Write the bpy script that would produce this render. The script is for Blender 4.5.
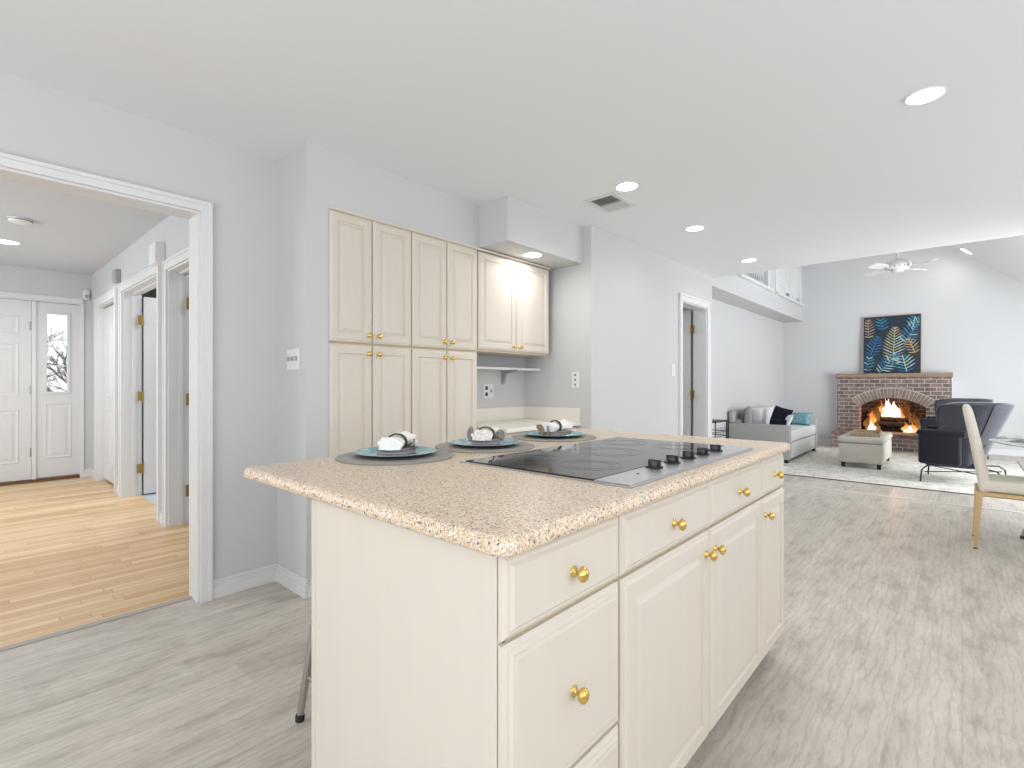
import bpy, bmesh, math, random
from mathutils import Vector, Matrix, noise
random.seed(7)
S = bpy.context.scene
for o in list(bpy.data.objects): bpy.data.objects.remove(o)
COL = S.collection
PI = math.pi

# ------------------------------------------------------------ camera
FPX = 503.0; TH = math.atan2(450, 503); CAMH = 1.145
cd = bpy.data.cameras.new('camera'); cam = bpy.data.objects.new('camera', cd); COL.objects.link(cam)
cd.sensor_width = 36; cd.lens = FPX / 1024 * 36; cd.clip_start = 0.02; cd.clip_end = 200
cam.location = (0, 0, CAMH); cam.rotation_euler = (PI / 2, 0, TH - PI / 2)
S.camera = cam
S.view_settings.view_transform = 'Standard'; S.view_settings.look = 'None'
S.view_settings.gamma = 1; S.view_settings.use_curve_mapping = False
S.view_settings.exposure = 0.34
# ------------------------------------------------------------ world, patio daylight and added fill lamps
W = bpy.data.worlds.new('world'); S.world = W; W.use_nodes = True
W.node_tree.nodes['Background'].inputs[0].default_value = (0.93, 0.96, 1.0, 1)
W.node_tree.nodes['Background'].inputs[1].default_value = 1.15

def area(name, loc, rot, sx, sy, power, color=(1, 1, 1), spread=180):
    l = bpy.data.lights.new(name, 'AREA'); l.shape = 'RECTANGLE'; l.size = sx; l.size_y = sy
    l.energy = power; l.color = color; l.spread = math.radians(spread)
    o = bpy.data.objects.new(name, l); o.location = loc; o.rotation_euler = rot; COL.objects.link(o); return o
DAY = (0.905, 0.957, 1.0)
def aim(o, d):
    o.rotation_euler = Vector(d).to_track_quat('-Z', 'Y').to_euler()
for nm, loc, d, sx, sy, pw in [
    ('fill_kitchen_side', (0.2, -2.28, 1.45), (0, 1, .9), 2.8, 1.7, 28),  # added fill lamp on the unseen kitchen side, no window known
    ('fill_dining_side', (4.2, -2.28, 1.25), (0, 1, 1.2), 2.6, 2.0, 11),  # unseen lamp added to brighten the dining side
    ('daylight_patio_door', (7.6, -2.18, 1.1), (.7, 1, -0.1), 2.4, 2.0, 130),
    ('fill_rear', (-2.55, 0.3, 1.4), (1, 0, .95), 3.6, 2.0, 46),  # fill lamp added behind the camera, tilted up at the ceiling
    ('fill_vault', (8.6, 0.6, 4.08), (0, 0.25, -1), 2.6, 1.2, 270),  # lamp added under the vault to brighten the living room
    ('fill_entry_room', (-1.9, 5.6, 1.4), (1, 0, -.2), 3.0, 2.0, 66)]:  # added hall fill, standing before a closed wall
    o = area(nm, loc, (0, 0, 0), sx, sy, pw, (.80, .90, 1.0) if 'entry' in nm else DAY); aim(o, d)
for nm, loc, sx, sy, pw in [  # fill lamps added inside the closed side rooms
    ('side_room_fill', (2.4, 5.9, 2.4), 1.2, 0.8, 22),
    ('rear_side_room_fill', (2.2, 4.2, 2.4), 1.0, 0.8, 9),
    ('back_room_fill', (4.9, 3.6, 2.38), 1.2, 0.9, 9)]:
    area(nm, loc, (0, 0, 0), sx, sy, pw, DAY)

# ------------------------------------------------------------ helpers
class MB:
    def __init__(s, o=(0, 0, 0)): s.bm = bmesh.new(); s.o = Vector(o)
    def box(s, x0, x1, y0, y1, z0, z1, bev=0, seg=1, M=None, mi=0):
        r = bmesh.ops.create_cube(s.bm, size=1)['verts']
        c = Vector(((x0 + x1) / 2, (y0 + y1) / 2, (z0 + z1) / 2)); d = (abs(x1 - x0), abs(y1 - y0), abs(z1 - z0))
        for v in r:
            v.co = Vector((v.co.x * d[0], v.co.y * d[1], v.co.z * d[2]))
        if bev > 0:
            es = list({e for v in r for e in v.link_edges})
            q = bmesh.ops.bevel(s.bm, geom=es, offset=min(bev, min(d) * .49), segments=seg, affect='EDGES', profile=.5)
            r = list({v for f in q['faces'] for v in f.verts} | {v for v in r if v.is_valid})
            st = list(r); seen = set(r)
            while st:
                v = st.pop()
                for e in v.link_edges:
                    w = e.other_vert(v)
                    if w not in seen: seen.add(w); st.append(w)
            r = list(seen)
        for v in r:
            v.co = v.co + c
            if M: v.co = M @ v.co
        if mi:
            for f in {f for v in r for f in v.link_faces}: f.material_index = mi
        return r
    def ring_loft(s, rings, close=True, cap=True, mi=0):
        vs = [[s.bm.verts.new(p) for p in r] for r in rings]; n = len(vs[0])
        fs = []
        for a, b in zip(vs[:-1], vs[1:]):
            for i in range(n if close else n - 1):
                j = (i + 1) % n
                fs.append(s.bm.faces.new((a[i], a[j], b[j], b[i])))
        if cap:
            if cap in (True, 1, 3): fs.append(s.bm.faces.new(list(reversed(vs[0]))))
            if cap != 3: fs.append(s.bm.faces.new(vs[-1]))
        for f in fs: f.material_index = mi
        return vs
    def tube(s, pts, r, seg=10, cap=True, mi=0):
        pts = [Vector(p) for p in pts]; n = len(pts)
        rs = r if isinstance(r, (list, tuple)) else [r] * n
        rings = []; up = None
        for i, p in enumerate(pts):
            t = (pts[min(i + 1, n - 1)] - pts[max(i - 1, 0)]).normalized()
            if up is None:
                up = Vector((0, 0, 1)) if abs(t.z) < .9 else Vector((1, 0, 0))
            a = t.cross(up).normalized(); b = a.cross(t).normalized(); up = b
            rings.append([p + (a * math.cos(2 * PI * k / seg) + b * math.sin(2 * PI * k / seg)) * rs[i] for k in range(seg)])
        s.ring_loft(rings, cap=cap, mi=mi)
    def lathe(s, prof, c=(0, 0, 0), axis=(0, 0, 1), seg=24, cap=True, sx=1, sy=1, mi=0):
        ax = Vector(axis).normalized(); c = Vector(c)
        u = ax.orthogonal().normalized()
        if abs(ax.z) > .99: u = Vector((1, 0, 0))
        elif abs(ax.z) < .01: u = ax.cross(Vector((0, 0, 1)))
        w = ax.cross(u)
        s.ring_loft([[c + ax * h + u * (r * sx * math.cos(2 * PI * k / seg)) + w * (r * sy * math.sin(2 * PI * k / seg)) for k in range(seg)] for r, h in prof], cap=cap, mi=mi)
    def prism(s, pts, d, mi=0):
        pts = [Vector(p) for p in pts]; d = Vector(d)
        s.ring_loft([pts, [p + d for p in pts]], mi=mi)
    def build(s, name, mat, parent=None, smooth=False, sub=0, solid=0, ang=40):
        bmesh.ops.recalc_face_normals(s.bm, faces=s.bm.faces)
        for v in s.bm.verts: v.co -= s.o
        me = bpy.data.meshes.new(name); s.bm.to_mesh(me); s.bm.free()
        for m in (mat if isinstance(mat, (list, tuple)) else [mat]): me.materials.append(m)
        o = bpy.data.objects.new(name, me); COL.objects.link(o)
        if parent is not None: o.parent = parent
        else: o.location = s.o
        if smooth:
            for p in me.polygons: p.use_smooth = True
            if not sub: me.set_sharp_from_angle(angle=math.radians(ang))
        if solid:
            m = o.modifiers.new('solid', 'SOLIDIFY'); m.thickness = solid; m.offset = 0
        if sub:
            m = o.modifiers.new('sub', 'SUBSURF'); m.levels = sub; m.render_levels = sub
        return o

def thing(name, label, cat, loc=(0, 0, 0), rz=0, group=None):
    o = bpy.data.objects.new(name, None); COL.objects.link(o); o.empty_display_size = .1
    o.location = loc; o.rotation_euler = (0, 0, rz); o['label'] = label; o['category'] = cat
    if group: o['group'] = group
    return o
def tag(o, label, cat, group=None):
    o['label'] = label; o['category'] = cat
    if group: o['group'] = group
    return o
def struct(o): o['kind'] = 'structure'; return o
def dup(root, loc, rz, label):
    r = root.copy(); COL.objects.link(r); r.location = loc; r.rotation_euler = (0, 0, rz); r['label'] = label
    def rec(a, b):
        for ch in list(a.children):
            c = ch.copy(); COL.objects.link(c); c.parent = b; rec(ch, c)
    kids = list(root.children)
    for ch in kids:
        c = ch.copy(); COL.objects.link(c); c.parent = r; rec(ch, c)
    return r
def lin(r, g, b):
    f = lambda c: ((c / 255 + .055) / 1.055) ** 2.4 if c > 10 else c / 255 / 12.92
    return (f(r), f(g), f(b), 1)

# ------------------------------------------------------------ materials
def mat(name, col, rough=.5, metal=0, spec=.5, **k):
    m = bpy.data.materials.new(name); m.use_nodes = True
    b = m.node_tree.nodes['Principled BSDF']
    b.inputs['Base Color'].default_value = col; b.inputs['Roughness'].default_value = rough
    b.inputs['Metallic'].default_value = metal; b.inputs['Specular IOR Level'].default_value = spec
    for kk, v in k.items(): b.inputs[kk.replace('_', ' ')].default_value = v
    return m
class NT:
    def __init__(s, m): s.t = m.node_tree; s.b = s.t.nodes['Principled BSDF']
    def n(s, t, **k):
        x = s.t.nodes.new(t)
        for kk, v in k.items(): setattr(x, kk, v)
        return x
    def l(s, a, b): s.t.links.new(a, b)
    def coord(s, scale=(1, 1, 1), src='Object'):
        c = s.n('ShaderNodeTexCoord'); m = s.n('ShaderNodeMapping'); m.inputs['Scale'].default_value = scale
        s.l(c.outputs[src], m.inputs[0]); return m.outputs[0]
    def noise(s, vec, scale, detail=3, rough=.5):
        x = s.n('ShaderNodeTexNoise'); x.inputs['Scale'].default_value = scale; x.inputs['Detail'].default_value = detail
        x.inputs['Roughness'].default_value = rough
        s.l(vec, x.inputs['Vector']); return x.outputs['Fac']
    def ramp(s, fac, stops, mode='LINEAR'):
        x = s.n('ShaderNodeValToRGB'); x.color_ramp.interpolation = mode
        e = x.color_ramp.elements
        while len(e) < len(stops): e.new(.5)
        for i, (p, c) in enumerate(stops): e[i].position = p; e[i].color = c
        s.l(fac, x.inputs[0]); return x.outputs[0]
    def mix(s, fac, a, b, mode='MIX'):
        x = s.n('ShaderNodeMix', data_type='RGBA', blend_type=mode)
        for i, v in ((0, fac), (6, a), (7, b)):
            if hasattr(v, 'links') or hasattr(v, 'is_linked'): s.l(v, x.inputs[i])
            else: x.inputs[i].default_value = v
        return x.outputs[2]
    def bump(s, h, st=.2, dist=.01):
        x = s.n('ShaderNodeBump'); x.inputs['Strength'].default_value = st; x.inputs['Distance'].default_value = dist
        s.l(h, x.inputs['Height']); s.l(x.outputs[0], s.b.inputs['Normal'])
def rowshift(n, vec, h, w):
    sp = n.n('ShaderNodeSeparateXYZ'); n.l(vec, sp.inputs[0])
    dv = n.n('ShaderNodeMath', operation='DIVIDE'); n.l(sp.outputs[1], dv.inputs[0]); dv.inputs[1].default_value = h
    fl = n.n('ShaderNodeMath', operation='FLOOR'); n.l(dv.outputs[0], fl.inputs[0])
    wn = n.n('ShaderNodeTexWhiteNoise', noise_dimensions='1D'); n.l(fl.outputs[0], wn.inputs['W'])
    ma = n.n('ShaderNodeMath', operation='MULTIPLY_ADD'); n.l(wn.outputs['Value'], ma.inputs[0]); ma.inputs[1].default_value = w; n.l(sp.outputs[0], ma.inputs[2])
    cb = n.n('ShaderNodeCombineXYZ'); n.l(ma.outputs[0], cb.inputs[0]); n.l(sp.outputs[1], cb.inputs[1]); return cb.outputs[0]
def g(v): return (v, v, v, 1)

M_wall = mat('wall_paint', (0.64, 0.64, 0.642, 1), .75, spec=.2)
n = NT(M_wall); n.bump(n.noise(n.coord(), 320, 2), .03, .002)
M_ceil = mat('ceiling_paint', (.885, .90, .92, 1), .8, spec=.15)
n = NT(M_ceil); n.bump(n.noise(n.coord(), 260, 2), .03, .002)
M_trim = mat('trim_paint', g(.78), .35, spec=.4)
n = NT(M_trim); n.bump(n.noise(n.coord(), 60, 2), .01, .002)
M_door = mat('door_paint', g(.74), .4, spec=.4)
n = NT(M_door); n.bump(n.noise(n.coord((1, 1, .1)), 90, 2), .02, .002)
M_cream = mat('cream_cabinet', lin(232, 223, 210), .42, spec=.35)
n = NT(M_cream); f = n.noise(n.coord((1, 1, .12)), 30, 3)
n.l(n.ramp(f, [(.3, lin(220, 211, 198)), (.7, lin(222, 213, 200))]), n.b.inputs['Base Color']); n.bump(f, .004, .001)
M_creamlam = mat('cream_laminate', lin(240, 235, 224), .3)
M_seam = mat('cream_seam', lin(205, 186, 156), .6)
M_toewood = mat('toe_kick', lin(120, 108, 95), .6)  # brown-grey wood of the toe kick

def brickcol(n, vec, w, h, c1, c2, mortar, ms, off=.5, bias=0):
    b = n.n('ShaderNodeTexBrick'); b.offset = off; b.squash = 1
    b.inputs['Color1'].default_value = c1; b.inputs['Color2'].default_value = c2; b.inputs['Mortar'].default_value = mortar
    b.inputs['Scale'].default_value = 1; b.inputs['Mortar Size'].default_value = ms; b.inputs['Mortar Smooth'].default_value = .2
    b.inputs['Bias'].default_value = bias; b.inputs['Brick Width'].default_value = w; b.inputs['Row Height'].default_value = h
    n.l(vec, b.inputs['Vector']); return b
# grey laminate planks running along X
M_lam = mat('laminate_planks', g(.4), .42, spec=.35); n = NT(M_lam)
v = n.coord()
b = brickcol(n, rowshift(n, v, .185, 1.25), 1.25, .185, lin(213, 203, 191), lin(191, 181, 168), lin(168, 158, 147), .0010, .37)
mp = n.n('ShaderNodeMapping'); mp.inputs['Scale'].default_value = (1.5, 4.6, 1); n.l(rowshift(n, v, .185, 37.0), mp.inputs[0])
s1 = n.noise(mp.outputs[0], 2.0, 8, .64)
s3 = n.noise(n.coord((5, 34, 1)), 3.2, 6, .72)
wv = n.n('ShaderNodeTexWave', bands_direction='Y'); wv.inputs['Scale'].default_value = 9; wv.inputs['Distortion'].default_value = 9
wv.inputs['Detail'].default_value = 3; wv.inputs['Detail Scale'].default_value = 1.3; wv.inputs['Detail Roughness'].default_value = .6
n.l(n.coord((.28, 1, 1)), wv.inputs[0])
c = n.mix(.5, b.outputs[0], n.ramp(s1, [(.33, lin(140, 131, 121)), (.47, lin(202, 193, 182)), (.66, lin(228, 220, 210))]))
c = n.mix(n.ramp(wv.outputs[1], [(.0, g(.22)), (.35, g(0))]), c, lin(142, 134, 126))
c = n.mix(n.ramp(s3, [(.50, g(0)), (.72, g(.42))]), c, lin(138, 130, 121))
c = n.mix(n.ramp(s3, [(.30, g(.35)), (.46, g(0))]), c, lin(216, 210, 203))
n.l(c, n.b.inputs['Base Color']); n.bump(s3, .04, .001)
n.l(n.ramp(s1, [(.2, g(.42)), (.8, g(.36))]), n.b.inputs['Roughness'])
# oak strip floor in the hall
M_oak = mat('oak_strips', g(.4), .3, spec=.45); n = NT(M_oak)
b = brickcol(n, rowshift(n, n.coord(), .057, .85), .85, .057, lin(246, 216, 172), lin(204, 156, 98), lin(128, 90, 52), .0016, .39)
s1 = n.noise(n.coord((1.2, 26, 1)), 4, 6, .65)
c = n.mix(.25, b.outputs[0], n.ramp(s1, [(.3, lin(190, 144, 90)), (.6, lin(234, 198, 148))]), 'MIX')
n.l(c, n.b.inputs['Base Color']); n.bump(s1, .03, .002)
M_tile = mat('bath_tile', g(.5), .35); n = NT(M_tile)
b = brickcol(n, n.coord(), .3, .3, lin(196, 200, 205), lin(188, 192, 198), lin(160, 162, 166), .004, 0)
n.l(b.outputs[0], n.b.inputs['Base Color'])
# speckled granite-look top
M_gran = mat('speckled_granite', g(.5), .33, spec=.5); n = NT(M_gran)
v = n.coord()
vo = n.n('ShaderNodeTexVoronoi'); vo.inputs['Scale'].default_value = 330; n.l(v, vo.inputs['Vector'])
sep = n.n('ShaderNodeSeparateColor'); n.l(vo.outputs['Color'], sep.inputs[0])
c = n.ramp(sep.outputs[0], [(0, lin(222, 194, 162)), (.22, lin(232, 212, 188)), (.5, lin(242, 229, 212)), (.70, lin(214, 188, 158)), (.86, lin(194, 184, 180)), (.94, lin(178, 146, 112))], 'CONSTANT')
vo2 = n.n('ShaderNodeTexVoronoi'); vo2.inputs['Scale'].default_value = 170; n.l(v, vo2.inputs['Vector'])
sep2 = n.n('ShaderNodeSeparateColor'); n.l(vo2.outputs['Color'], sep2.inputs[0])
fk = n.ramp(sep2.outputs[1], [(0, g(1)), (.055, g(0))], 'CONSTANT')
fc = n.ramp(sep2.outputs[2], [(0, lin(92, 84, 80)), (.4, lin(92, 104, 132)), (.7, lin(140, 108, 78))], 'CONSTANT')
edge = n.ramp(vo2.outputs['Distance'], [(0, g(1)), (.42, g(1)), (.5, g(0))])
c = n.mix(n.mix(1.0, fk, edge, 'MULTIPLY'), c, fc)
vo3 = n.n('ShaderNodeTexVoronoi'); vo3.inputs['Scale'].default_value = 420; n.l(v, vo3.inputs['Vector'])
sep3 = n.n('ShaderNodeSeparateColor'); n.l(vo3.outputs['Color'], sep3.inputs[0])
c = n.mix(n.ramp(sep3.outputs[0], [(0, g(1)), (.06, g(0))], 'CONSTANT'), c, lin(140, 118, 96))
n.l(c, n.b.inputs['Base Color'])

M_glassblk = mat('cooktop_glass', lin(32, 31, 33), .05, spec=.5)
n = NT(M_glassblk); n.l(n.ramp(n.noise(n.coord(), 900, 1), [(.4, lin(28, 27, 29)), (.6, lin(40, 38, 40))]), n.b.inputs['Base Color'])
M_steel = mat('brushed_steel', lin(205, 205, 208), .28, 1); n = NT(M_steel)
n.bump(n.noise(n.coord((60, 1, 1)), 20, 3), .04, .001)
M_chrome = mat('satin_chrome', lin(190, 186, 180), .22, 1)
M_knob = mat('black_knob', lin(30, 29, 31), .3)
M_brass = mat('polished_brass', (0.80, 0.56, 0.17, 1), .14, 1); n = NT(M_brass)
n.l(n.ramp(n.noise(n.coord(), 40, 2), [(.3, g(.12)), (.7, g(.2))]), n.b.inputs['Roughness'])
M_brassd = mat('aged_brass', (0.42, 0.30, 0.11, 1), .35, .9)
M_gold = mat('gold_metal', (0.62, 0.45, 0.24, 1), .35, .75)
M_mat = mat('woven_placemat', lin(150, 146, 140), .85); n = NT(M_mat)
w = n.n('ShaderNodeTexWave', wave_type='RINGS', rings_direction='Z'); w.inputs['Scale'].default_value = 60; n.l(n.coord(), w.inputs[0])
n.l(n.ramp(w.outputs[1], [(0, lin(146, 141, 134)), (1, lin(182, 176, 168))]), n.b.inputs['Base Color']); n.bump(w.outputs[1], .3, .002)
M_teal = mat('teal_glaze', lin(92, 170, 190), .15); n = NT(M_teal)
n.l(n.ramp(n.noise(n.coord(), 22, 5, .65), [(.3, lin(54, 128, 156)), (.5, lin(112, 180, 198)), (.7, lin(176, 214, 220))]), n.b.inputs['Base Color'])
M_navyglaze = mat('dark_glaze', lin(38, 48, 58), .25)
M_rimglaze = mat('pale_rim_glaze', lin(176, 192, 194), .25)
def cloth(name, c1, c2, sc=300, rough=.9, bump=.2, **k):
    m = mat(name, c1, rough, spec=.2, **k); n = NT(m); f = n.noise(n.coord(), sc, 3)
    n.l(n.ramp(f, [(.35, c1), (.65, c2)]), n.b.inputs['Base Color']); n.bump(f, bump, .002); return m
M_napw = cloth('white_napkin', lin(240, 238, 232), lin(250, 249, 246))
M_nap2 = mat('patterned_napkin', g(.8), .9); n = NT(M_nap2)
n.l(n.ramp(n.noise(n.coord(), 90, 2), [(.42, lin(245, 243, 238)), (.56, lin(232, 214, 196)), (.62, lin(245, 243, 238)), (.68, lin(120, 130, 128))]), n.b.inputs['Base Color'])
M_napg = cloth('grey_napkin', lin(132, 124, 122), lin(158, 150, 146))
M_ringo = mat('olive_ring', lin(62, 66, 50), .45); M_woodr = mat('driftwood', lin(150, 124, 98), .6)
M_black = mat('black_metal', lin(28, 28, 30), .4, .4)
M_cream_uph = cloth('cream_upholstery', lin(226, 220, 204), lin(238, 233, 220), 200)
M_sofa = cloth('shaded_sofa_fabric', lin(158, 158, 156), lin(182, 182, 179), 160)  # darkened grey puts the arms' shade into the fabric
M_sofal = cloth('lit_sofa_fabric', lin(212, 212, 212), lin(226, 226, 226), 160)  # same fabric in a lighter tone for its lit faces
M_otto = cloth('beige_ottoman_fabric', lin(186, 182, 172), lin(204, 199, 188), 140)
M_navy = cloth('navy_velvet', lin(28, 30, 38), lin(37, 39, 48), 120, .7, .1, Sheen_Weight=.35, Sheen_Roughness=.35)
M_navylit = cloth('lit_navy_velvet', lin(52, 53, 60), lin(70, 71, 78), 120, .65, .1, Sheen_Weight=.8, Sheen_Roughness=.3)  # navy velvet greyed, side light put into the shell colour
M_pblack = cloth('black_pillow', lin(26, 30, 40), lin(34, 38, 50), 200)
M_pteal = cloth('teal_pillow', lin(92, 142, 158), lin(150, 188, 198), 60)
M_pgrey = cloth('grey_pillow', lin(150, 151, 152), lin(176, 177, 178), 200)
M_pwhite = cloth('white_pillow', lin(232, 232, 230), lin(244, 244, 242), 200)
M_rug = mat('distressed_rug', g(.6), .95, spec=.1); n = NT(M_rug)
f1 = n.noise(n.coord((1, 1.6, 1)), 5, 8, .75); f2 = n.noise(n.coord(), 38, 4, .6)
c = n.mix(.5, n.ramp(f1, [(.40, lin(176, 177, 174)), (.50, lin(228, 225, 214)), (.62, lin(246, 243, 234))]), n.ramp(f2, [(.35, lin(190, 186, 176)), (.6, lin(238, 234, 224))]))
n.l(c, n.b.inputs['Base Color']); n.bump(f2, .3, .004)
M_rugb = mat('rug_binding', lin(96, 92, 90), .9)
# brick (face across Y and Z)
def brickmat(name, dark=1.0):
    m = mat(name, g(.3), .85, spec=.2); n = NT(m)
    tc = n.n('ShaderNodeTexCoord'); sp = n.n('ShaderNodeSeparateXYZ'); n.l(tc.outputs['Object'], sp.inputs[0])
    ad = n.n('ShaderNodeMath', operation='ADD'); n.l(sp.outputs[0], ad.inputs[0]); n.l(sp.outputs[1], ad.inputs[1])
    cb = n.n('ShaderNodeCombineXYZ'); n.l(ad.outputs[0], cb.inputs[0]); n.l(sp.outputs[2], cb.inputs[1])
    k = lambda r, g_, b: tuple([x * dark for x in lin(r, g_, b)[:3]] + [1])
    b = brickcol(n, cb.outputs[0], .155, .068, k(150, 128, 119), k(106, 92, 90), k(208, 200, 192), .006, .5)
    f = n.noise(n.coord(), 9, 4); c = n.mix(.30, b.outputs[0], n.ramp(f, [(.35, k(96, 84, 84)), (.65, k(170, 150, 140))]))
    n.l(c, n.b.inputs['Base Color']); n.bump(b.outputs[1], -.4, .004); return m
M_brick = brickmat('red_brown_brick'); M_fbox = brickmat('sooty_firebox_brick', .30)
M_arch = mat('arch_brick', g(.3), .85, spec=.2); n = NT(M_arch)
n.l(n.ramp(n.noise(n.coord(), 7, 2), [(.35, lin(124, 106, 100)), (.5, lin(150, 134, 126)), (.65, lin(168, 148, 138))]), n.b.inputs['Base Color'])
M_mortar = mat('mortar', lin(205, 196, 188), .9)
M_mantel = mat('mantel_wood', g(.3), .5); n = NT(M_mantel)
n.l(n.ramp(n.noise(n.coord((2, 1, 12)), 6, 4), [(.3, lin(132, 108, 88)), (.7, lin(168, 144, 120))]), n.b.inputs['Base Color'])
M_log = mat('charred_log', g(.03), .9); n = NT(M_log)
n.l(n.ramp(n.noise(n.coord(), 30, 4), [(.4, lin(22, 18, 17)), (.7, lin(70, 52, 42))]), n.b.inputs['Base Color'])
def flame(name, cols, st):
    m = mat(name, (0, 0, 0, 1), .9, spec=0); n = NT(m)
    tc = n.n('ShaderNodeTexCoord'); sp = n.n('ShaderNodeSeparateXYZ'); n.l(tc.outputs['Generated'], sp.inputs[0])
    nz = n.noise(n.coord(), 14, 3); ad = n.n('ShaderNodeMath', operation='ADD'); n.l(sp.outputs[2], ad.inputs[0])
    mu = n.n('ShaderNodeMath', operation='MULTIPLY_ADD'); n.l(nz, mu.inputs[0]); mu.inputs[1].default_value = .7; mu.inputs[2].default_value = -.35
    n.l(mu.outputs[0], ad.inputs[1])
    n.l(n.ramp(ad.outputs[0], cols), n.b.inputs['Emission Color']); n.b.inputs['Emission Strength'].default_value = st; return m
M_flw = flame('white_hot_flame', [(0, (1, .75, .4, 1)), (.3, (1, .93, .8, 1)), (.8, (1, .95, .85, 1)), (1, (1, .5, .12, 1))], 1.3)
M_flo = flame('orange_flame', [(0, (1, .85, .55, 1)), (.3, (1, .5, .16, 1)), (.7, (.75, .22, .04, 1)), (1, (.22, .05, .01, 1))], 1.0)
M_fld = flame('dim_flame', [(0, (.8, .36, .1, 1)), (.5, (.42, .15, .04, 1)), (1, (.12, .03, .01, 1))], .45)
M_lamp = mat('lamp_diffuser', g(.9), .5); M_lamp.node_tree.nodes['Principled BSDF'].inputs['Emission Color'].default_value = (1, .99, .97, 1)
M_lamp.node_tree.nodes['Principled BSDF'].inputs['Emission Strength'].default_value = 9
M_glass = mat('clear_glass', g(.97), .02, Transmission_Weight=1, IOR=1.45)
M_tglass = mat('table_glass', (.86, .93, .91, 1), .03, Transmission_Weight=.75, IOR=1.45)
M_plate = mat('white_china', g(.85), .15)
M_vent = mat('vent_grey', lin(205, 205, 205), .5); M_ventd = mat('vent_backing', lin(150, 150, 152), .7)  # second grey is the darker tone of the vent backing
M_plastic = mat('white_plastic', g(.85), .3); M_slot = mat('dark_slot', lin(60, 60, 60), .5)
M_greyp = mat('grey_plastic', lin(168, 168, 170), .4)
M_bark = mat('grey_bark', lin(120, 118, 116), .9)

# ------------------------------------------------------------ room shell
KC, HC = 2.445, 2.49
WX, LY, BY = 11.3, 2.70, 2.35      # fireplace wall, living left wall, balcony face
def slab(name, mat_, *bx):
    m = MB()
    for q in bx: m.box(*q)
    return struct(m.build(name, mat_))
slab('floor', M_lam, (-2.6, 6.32, -2.3, 3.06, -.12, 0))
slab('floor_living', M_lam, (6.36, WX + .5, -2.3, LY, -.12, 0))
slab('floor_hall', M_oak, (-2.0, 1.306, 3.10, 8.2, -.12, 0))
slab('floor_side_room', M_tile, (1.306, 4.0, 3.12, 8.2, -.12, -.001))
slab('floor_back_room', M_lam, (3.62, 6.17, 2.40, 4.6, -.12, -.001), (5.27, 5.97, 2.26, 2.40, -.12, -.001))
slab('trim_1', mat('threshold_laminate', lin(176, 167, 158), .4), (-2.0, .876, 3.06, 3.10, -.02, .006))
slab('trim_2', mat('pale_transition_strip', lin(226, 221, 212), .35), (6.32, 6.36, -2.3, 2.26, -.02, .006))
slab('ceiling', M_ceil, (-2.6, 6.25, -2.3, 3.0, KC, KC + .1))
slab('ceiling_hall', mat('dimmed_ceiling_paint', (.66, .69, .73, 1), .8, spec=.15), (-2.0, 1.3, 3.0, 8.2, HC, HC + .1))  # ceiling paint darkened to hold the hall's dimmer light
slab('ceiling_side_room', M_ceil, (1.3, 4.0, 3.1, 8.2, KC, KC + .1))
slab('ceiling_back_room', M_ceil, (3.62, 6.3, 2.40, 4.6, KC, KC + .1))
def vz(y): return 3.446 + .816 * (y - .15)
m = MB()
m.prism([(6.25, -1.2, vz(-1.2)), (6.25, .95, vz(.95)), (6.25, .95, vz(.95) + .1), (6.25, -1.2, vz(-1.2) + .1)], (WX - 6.25 + .3, 0, 0))
m.box(6.25, WX + .3, .95, 3.6, vz(.95), vz(.95) + .1)
m.box(6.25, WX + .3, -2.3, -1.2, vz(-1.2), vz(-1.2) + .1)
struct(m.build('ceiling_vault', M_ceil))
# opening wall (Y = 2.98) and its return
slab('wall_entry', M_wall, (.876, 1.275, 2.98, 3.10, 0, KC + .05), (-2.6, .876, 2.98, 3.10, 2.05, KC + .05), (-2.6, -1.5, 2.98, 3.10, 0, 2.05))
slab('wall_cabinet', M_wall, (1.275, 1.402, 2.62, 3.10, 0, KC), (1.402, 2.57, 2.62, 3.10, 2.135, KC), (1.402, 2.57, 2.99, 3.10, 0, 2.135))
slab('wall_alcove', M_wall, (2.57, 3.5, 2.98, 3.10, 0, KC))
slab('soffit_alcove', M_wall, (2.57, 3.5, BY - .01, 2.98, 2.14, KC))
slab('wall_pier', M_wall, (3.5, 3.62, 2.26, 3.10, 0, KC))
slab('wall_left', M_wall, (3.62, 5.27, 2.26, 2.40, 0, KC), (5.27, 5.99, 2.26, 2.40, 2.045, KC), (5.99, 6.17, 2.26, 2.40, 0, KC))
slab('wall_back_room', M_wall, (6.05, 6.17, 2.40, 4.6, 0, KC), (3.5, 6.17, 4.6, 4.7, 0, KC), (3.5, 3.62, 3.12, 4.6, 0, KC))
slab('wall_living_left', M_wall, (6.17, WX + .3, LY, LY + .12, 0, 2.39))
slab('wall_header', M_ceil, (6.15, 6.25, -2.3, 3.6, KC + .1, 4.3))
# balcony: underside plus parapet with two framed openings
bz = 2.385
fy = BY
slab('soffit_balcony', M_wall, (6.17, WX, fy, 3.6, bz, bz + .12))
O1, O2 = (7.46, 8.88), (9.36, 11.03); oz0, oz1 = 2.70, 3.75
slab('wall_balcony', M_wall, (6.25, WX, fy, fy + .12, bz + .12, oz0), (6.25, O1[0], fy, fy + .12, oz0, oz1), (O1[1], O2[0], fy, fy + .12, oz0, oz1),
     (O2[1], WX, fy, fy + .12, oz0, oz1), (6.25, WX, fy, fy + .12, oz1, 4.12))
slab('wall_loft_rear', M_wall, (6.25, WX + .3, 3.5, 3.6, bz + .12, 4.12))
slab('wall_fireplace', M_wall, (WX, WX + .12, 1.72, 3.6, 0, 4.2), (WX, WX + .12, -2.3, .16, 0, 4.2), (WX, WX + .12, .16, 1.72, 1.25, 4.2))
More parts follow.
